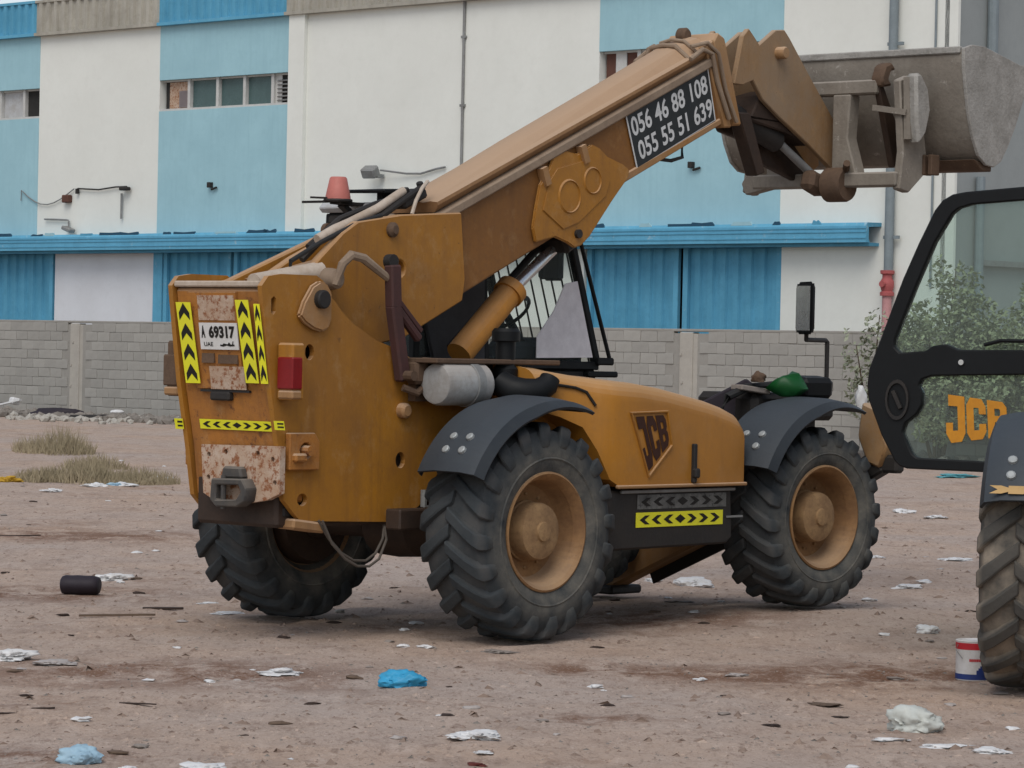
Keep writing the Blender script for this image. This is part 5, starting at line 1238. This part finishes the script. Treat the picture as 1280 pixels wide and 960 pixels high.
# ================================================================ LITTER
def litter(name, mat, x, y, w, label, cat, h=.35, dep=1.0, rough=.55, seed=None, group=None, sub=3):
    return crumple(name, mat, (x, y, gh(x, y)), (w, w * dep, w * h), seed if seed is not None else int(abs(x * 991 + y * 37)) % 9973, label, cat, group, rough, 0, sub)
L = [
 ('plastic_bag', 'plastic_white', -2.86, 23.12, .23, 'crumpled white plastic bag just behind the black lump', 'bag', .38),
 ('plastic_bag', 'plastic_white', -2.63, 16.96, .22, 'white crumpled bag at the left frame edge', 'bag', .42),
 ('plastic_film', 'plastic_clear', -2.35, 16.71, .22, 'milky plastic film right of the left-edge white bag', 'film', .20),
 ('plastic_bag', 'plastic_pale', -1.72, 12.93, .17, 'pale blue plastic bag near the bottom left corner', 'bag', .80),
 ('plastic_bag', 'plastic_white', -1.19, 12.71, .18, 'white bag cut by the bottom frame edge at left', 'bag', .30),
 ('paper_scrap', 'plastic_white', -1.50, 12.79, .08, 'small white scrap right of the pale blue bag', 'scrap', .30),
 ('plastic_bag', 'plastic_white', -1.16, 16.46, .20, 'flattened white bag on brown soil left of the blue bag', 'bag', .24),
 ('plastic_bag', 'plastic_blue', -0.52, 16.03, .24, 'bright blue plastic bag in front of the telehandler', 'bag', .60),
 ('paper_scrap', 'plastic_white', -.58, 17.96, .075, 'left small white scrap above the bright blue bag', 'scrap', .45),
 ('paper_scrap', 'plastic_white', -.45, 17.99, .095, 'right small white scrap above the bright blue bag', 'scrap', .35),
 ('card_piece', 'card', -.04, 17.99, .20, 'flat grey card just below the near rear wheel', 'card', .16),
 ('plastic_bag', 'plastic_white', -.13, 13.97, .20, 'torn white bag low in the middle foreground', 'bag', .34),
 ('paper_strip', 'plastic_white', -.09, 13.46, .085, 'narrow white strip below the torn middle bag', 'scrap', .22),
 ('brick_chip', 'red_scrap', -.11, 13.11, .07, 'dark red chip lowest in the middle foreground', 'chip', .35),
 ('plastic_bag', 'plastic_white', 1.38, 23.72, .29, 'large crumpled white bag seen beneath the hood', 'bag', .50),
 ('paper_scrap', 'plastic_white', 1.10, 24.2, .13, 'white scrap next to the far stabiliser foot', 'scrap', .4),
 ('card_piece', 'card', 1.19, 21.84, .18, 'flat grey card in the shade beneath the hood', 'card', .15),
 ('plastic_bag', 'bag_pale', 1.88, 14.68, .27, 'big pale round plastic bag in the right foreground', 'bag', .78),
 ('paper_strip', 'plastic_white', 2.12, 13.86, .15, 'bright white knot at the end of a trailing strip', 'scrap', .28),
 ('paper_scrap', 'plastic_white', 1.45, 13.32, .065, 'white scrap nearest the bottom edge at right', 'scrap', .5),
 ('plastic_bag', 'plastic_white', 2.58, 19.58, .15, 'crumpled white litter left of the paint can', 'bag', .62),
 ('plastic_bag', 'plastic_white', 2.95, 23.60, .21, 'white litter patch right of the front tyre', 'bag', .34),
 ('paper_scrap', 'plastic_white', 3.16, 24.24, .10, 'small white scrap just behind the right-hand litter patch', 'scrap', .45),
 ('paper_strip', 'plastic_white', 3.80, 27.16, .26, 'row of white litter near the sandy tyre, far', 'scrap', .20),
 ('plastic_bag', 'plastic_white', 4.40, 35.64, .24, 'white litter far off below the open door', 'bag', .35),
 ('paper_scrap', 'plastic_white', 4.62, 34.63, .22, 'second white scrap far off below the open door', 'scrap', .25),
 ('plastic_bag', 'plastic_white', 2.53, 22.34, .11, 'white scrap touching the front tyre on the right', 'bag', .40),
 ('paper_scrap', 'plastic_white', 3.16, 27.37, .10, 'white scrap level with the front hub, right of it', 'scrap', .4),
 ('paper_scrap', 'plastic_white', 1.02, 16.79, .06, 'single white scrap in the open ground right of centre', 'scrap', .45),
 ('plastic_film', 'plastic_clear', 1.23, 17.04, .12, 'milky scrap of film right of the single white scrap', 'film', .25),
 ('wood_piece', 'wood', 1.57, 15.66, .15, 'thin brown wood sliver with a pale edge, right foreground', 'wood', .14),
 ('wood_piece', 'dark_wood', 1.60, 15.25, .085, 'dark sliver just below the pale-edged wood sliver', 'wood', .16),
 ('wood_piece', 'dark_wood', 1.23, 14.72, .08, 'black sliver left of the big pale bag', 'wood', .14),
 ('wood_piece', 'dark_wood', -.27, 14.90, .10, 'dark flat chip above the torn middle bag', 'wood', .16),
 ('plastic_bag', 'plastic_white', -4.56, 37.96, .28, 'white litter along the right edge of the weeds', 'bag', .30),
 ('plastic_bag', 'plastic_white', -4.86, 37.55, .26, 'white litter in the middle of the weed edge', 'bag', .30),
 ('plastic_bag', 'plastic_white', -5.15, 35.95, .22, 'white litter nearest below the left weeds', 'bag', .30),
 ('plastic_bag', 'plastic_pale', -4.66, 37.87, .17, 'pale bluish bag at the right end of weeds', 'bag', .45),
 ('plastic_bag', 'plastic_white', -4.30, 39.44, .30, 'white litter at the far right of the weed patch', 'bag', .40),
 ('plastic_bag', 'yellow_scrap', -5.98, 38.13, .30, 'crumpled yellow plastic at the left frame edge', 'bag', .45),
 ('plastic_bag', 'teal_scrap', 6.40, 45.91, .60, 'turquoise plastic litter far off under the door', 'bag', .14),
 ('paper_strip', 'plastic_white', -1.95, 20.93, .13, 'thin white strip left of the far rear tyre', 'scrap', .18),
 ('paper_strip', 'plastic_white', -1.77, 20.20, .19, 'white strip touching the foot of the far rear tyre', 'scrap', .16),
 ('stone', 'post', -1.07, 20.51, .06, 'small round pale stone under the rear bumper', 'stone', .8),
]
for (nm, mt, x, y, w, lb, ct, h) in L:
    litter(nm, mt, x, y, w * .95, lb, ct, h * .72, .8, .62 if h < .5 else .36, None, None, 4 if w > .12 else 3)
def zone(x, y):
    f = x / y / .16
    return ('in the ' + ('left ' if f < -.33 else 'right ' if f > .33 else 'middle ') + ('foreground' if y < 17 else 'ground level with the wheels' if y < 25 else 'far ground towards the wall'))
r = random.Random(31)
for i in range(100):
    y = 12.3 * (46 / 12.3) ** r.random(); x = (r.random() * 2 - 1) * y * .165
    litter('litter_scrap', r.choice(['plastic_white', 'plastic_white', 'plastic_clear', 'card']), x, y, r.uniform(.025, .085), 'tiny pale scrap on bare dirt ' + zone(x, y), 'scrap', .3, .8, .6, i, 'tiny scraps scattered over the dirt', 2)
for i in range(45):
    y = 12.3 * (34 / 12.3) ** r.random(); x = (r.random() * 2 - 1) * y * .165
    litter('dirt_chip', r.choice(['dark_wood', 'wood', 'dark_wood']), x, y, r.uniform(.03, .10), 'tiny dark chip on bare dirt ' + zone(x, y), 'chip', .22, .5, .5, 500 + i, 'dark chips scattered over the dirt', 2)
# trailing strip, sticks and planks
for k, (x, y, w, lb) in enumerate(((1.72, 14.24, .15, 'flat white scrap at the left of the strip trail below the pale bag'), (1.93, 14.02, .20, 'thin white plastic shred in the middle of the strip trail'))):
    litter('plastic_shred', 'plastic_white', x, y, w, lb, 'shred', .10, .35, .8, 77 + k)
def stick(label, x, y, w, th, dy, mat, h=None):
    q = random.Random(int(abs(x * 100))); n = 6; T = []; B_ = []
    for k in range(n + 1):
        f = k / n; hw = th * (1.2 - .9 * abs(f - .45)) * q.uniform(.7, 1.2); px = -w / 2 + w * f; py = dy * f + q.uniform(-.3, .3) * th
        T.append((px, py + hw)); B_.append((px, py - hw))
    o = G().prism(T + B_[::-1], 'z', 0, th * .55).done('plank', mat, None, 0); o.rotation_euler = (0, q.uniform(-.04, .02), 0); o.location = (x, y, gh(x, y) + th * .05); return tag(o, label, 'plank')
stick('long weathered brown plank lying left of the far rear tyre', -2.42, 19.80, .46, .022, .10, 'wood')
stick('shorter dark plank right behind the long brown plank', -2.20, 20.46, .26, .026, -.03, 'dark_wood')
stick('pale strip of wood resting on the shorter dark plank', -2.24, 20.52, .22, .012, .03, 'plastic_clear')
stick('dark stick at the left edge below the weeds', -4.33, 27.86, .50, .018, .02, 'dark_wood')
stick('thin black stick in the left foreground', -1.72, 14.99, .18, .010, -.05, 'dark_wood')
stick('dark flat chip at the far left of the foreground', -2.26, 14.6, .12, .010, .03, 'dark_wood')
stick('dark chip just right of the far-left foreground chip', -2.13, 14.72, .10, .012, .04, 'dark_wood')
# black lump
o = G().loft([[Vector((x, .085 * s * math.cos(a), .062 + .062 * s * math.sin(a) - (0.008 if math.sin(a) < -.8 else 0))) for a in [k * math.pi / 8 for k in range(16)]] for x, s in ((-.13, .72), (-.122, .9), (-.10, 1.0), (-.06, .97), (-.02, 1.02), (.04, .98), (.09, 1.0), (.12, .88), (.13, .7))]).done('rubber_buffer', 'purple_rubber', None, 40)
o.location = (-2.88, 21.57, gh(-2.88, 21.57)); o.rotation_euler = (0, 0, -.12); tag(o, 'short fat black rubber roll lying on the bare ground', 'rubber roll')

# ================================================================ PAINT CAN
pc = thing('paint_can', 'white paint can with red band and blue base beside the sandy tyre', 'paint can', (2.50, 17.10, gh(2.5, 17.1)), .4)
G().lathe([(0, 0), (.094, 0), (.096, .005), (.096, .205), (.099, .21), (.094, .214), (.085, .206), (0, .206)], (0, 0, 0), 'z', 28).done('can_body', 'white_film', pc)
G().lathe([(.0965, .165), (.0975, .165), (.0975, .200), (.0965, .200)], (0, 0, 0), 'z', 28, True).done('red_band', 'red_ink', pc)
G().lathe([(.0965, .006), (.0975, .006), (.0975, .035), (.0965, .035)], (0, 0, 0), 'z', 28, True).done('blue_band', 'blue_ink', pc)
g = G()
for k in range(10):
    a = R(-112 + k * 6); b_ = R(-112 + (k + 1) * 6); z1 = .035 + .045 * max(0, 1 - abs(k - 2) / 4)
    g.raw([(.0985 * math.cos(a), .0985 * math.sin(a), .03), (.0985 * math.cos(b_), .0985 * math.sin(b_), .03), (.0985 * math.cos(b_), .0985 * math.sin(b_), z1), (.0985 * math.cos(a), .0985 * math.sin(a), z1)], [(0, 1, 2, 3)])
    g2 = None
g.done('blue_blob', 'blue_ink', pc, 0)
g = G()
for k in range(9):
    a = R(-135 + k * 6); b_ = R(-135 + (k + .85) * 6)
    g.raw([(.0985 * math.cos(a), .0985 * math.sin(a), .103), (.0985 * math.cos(b_), .0985 * math.sin(b_), .103), (.0985 * math.cos(b_), .0985 * math.sin(b_), .117), (.0985 * math.cos(a), .0985 * math.sin(a), .117)], [(0, 1, 2, 3)])
g.done('red_print', 'red_ink', pc, 0)
G().tube([(-.099, 0, .19), (-.11, 0, .16), (-.1, -.05, .12)], .003, 5).done('can_handle', 'grey_metal', pc)
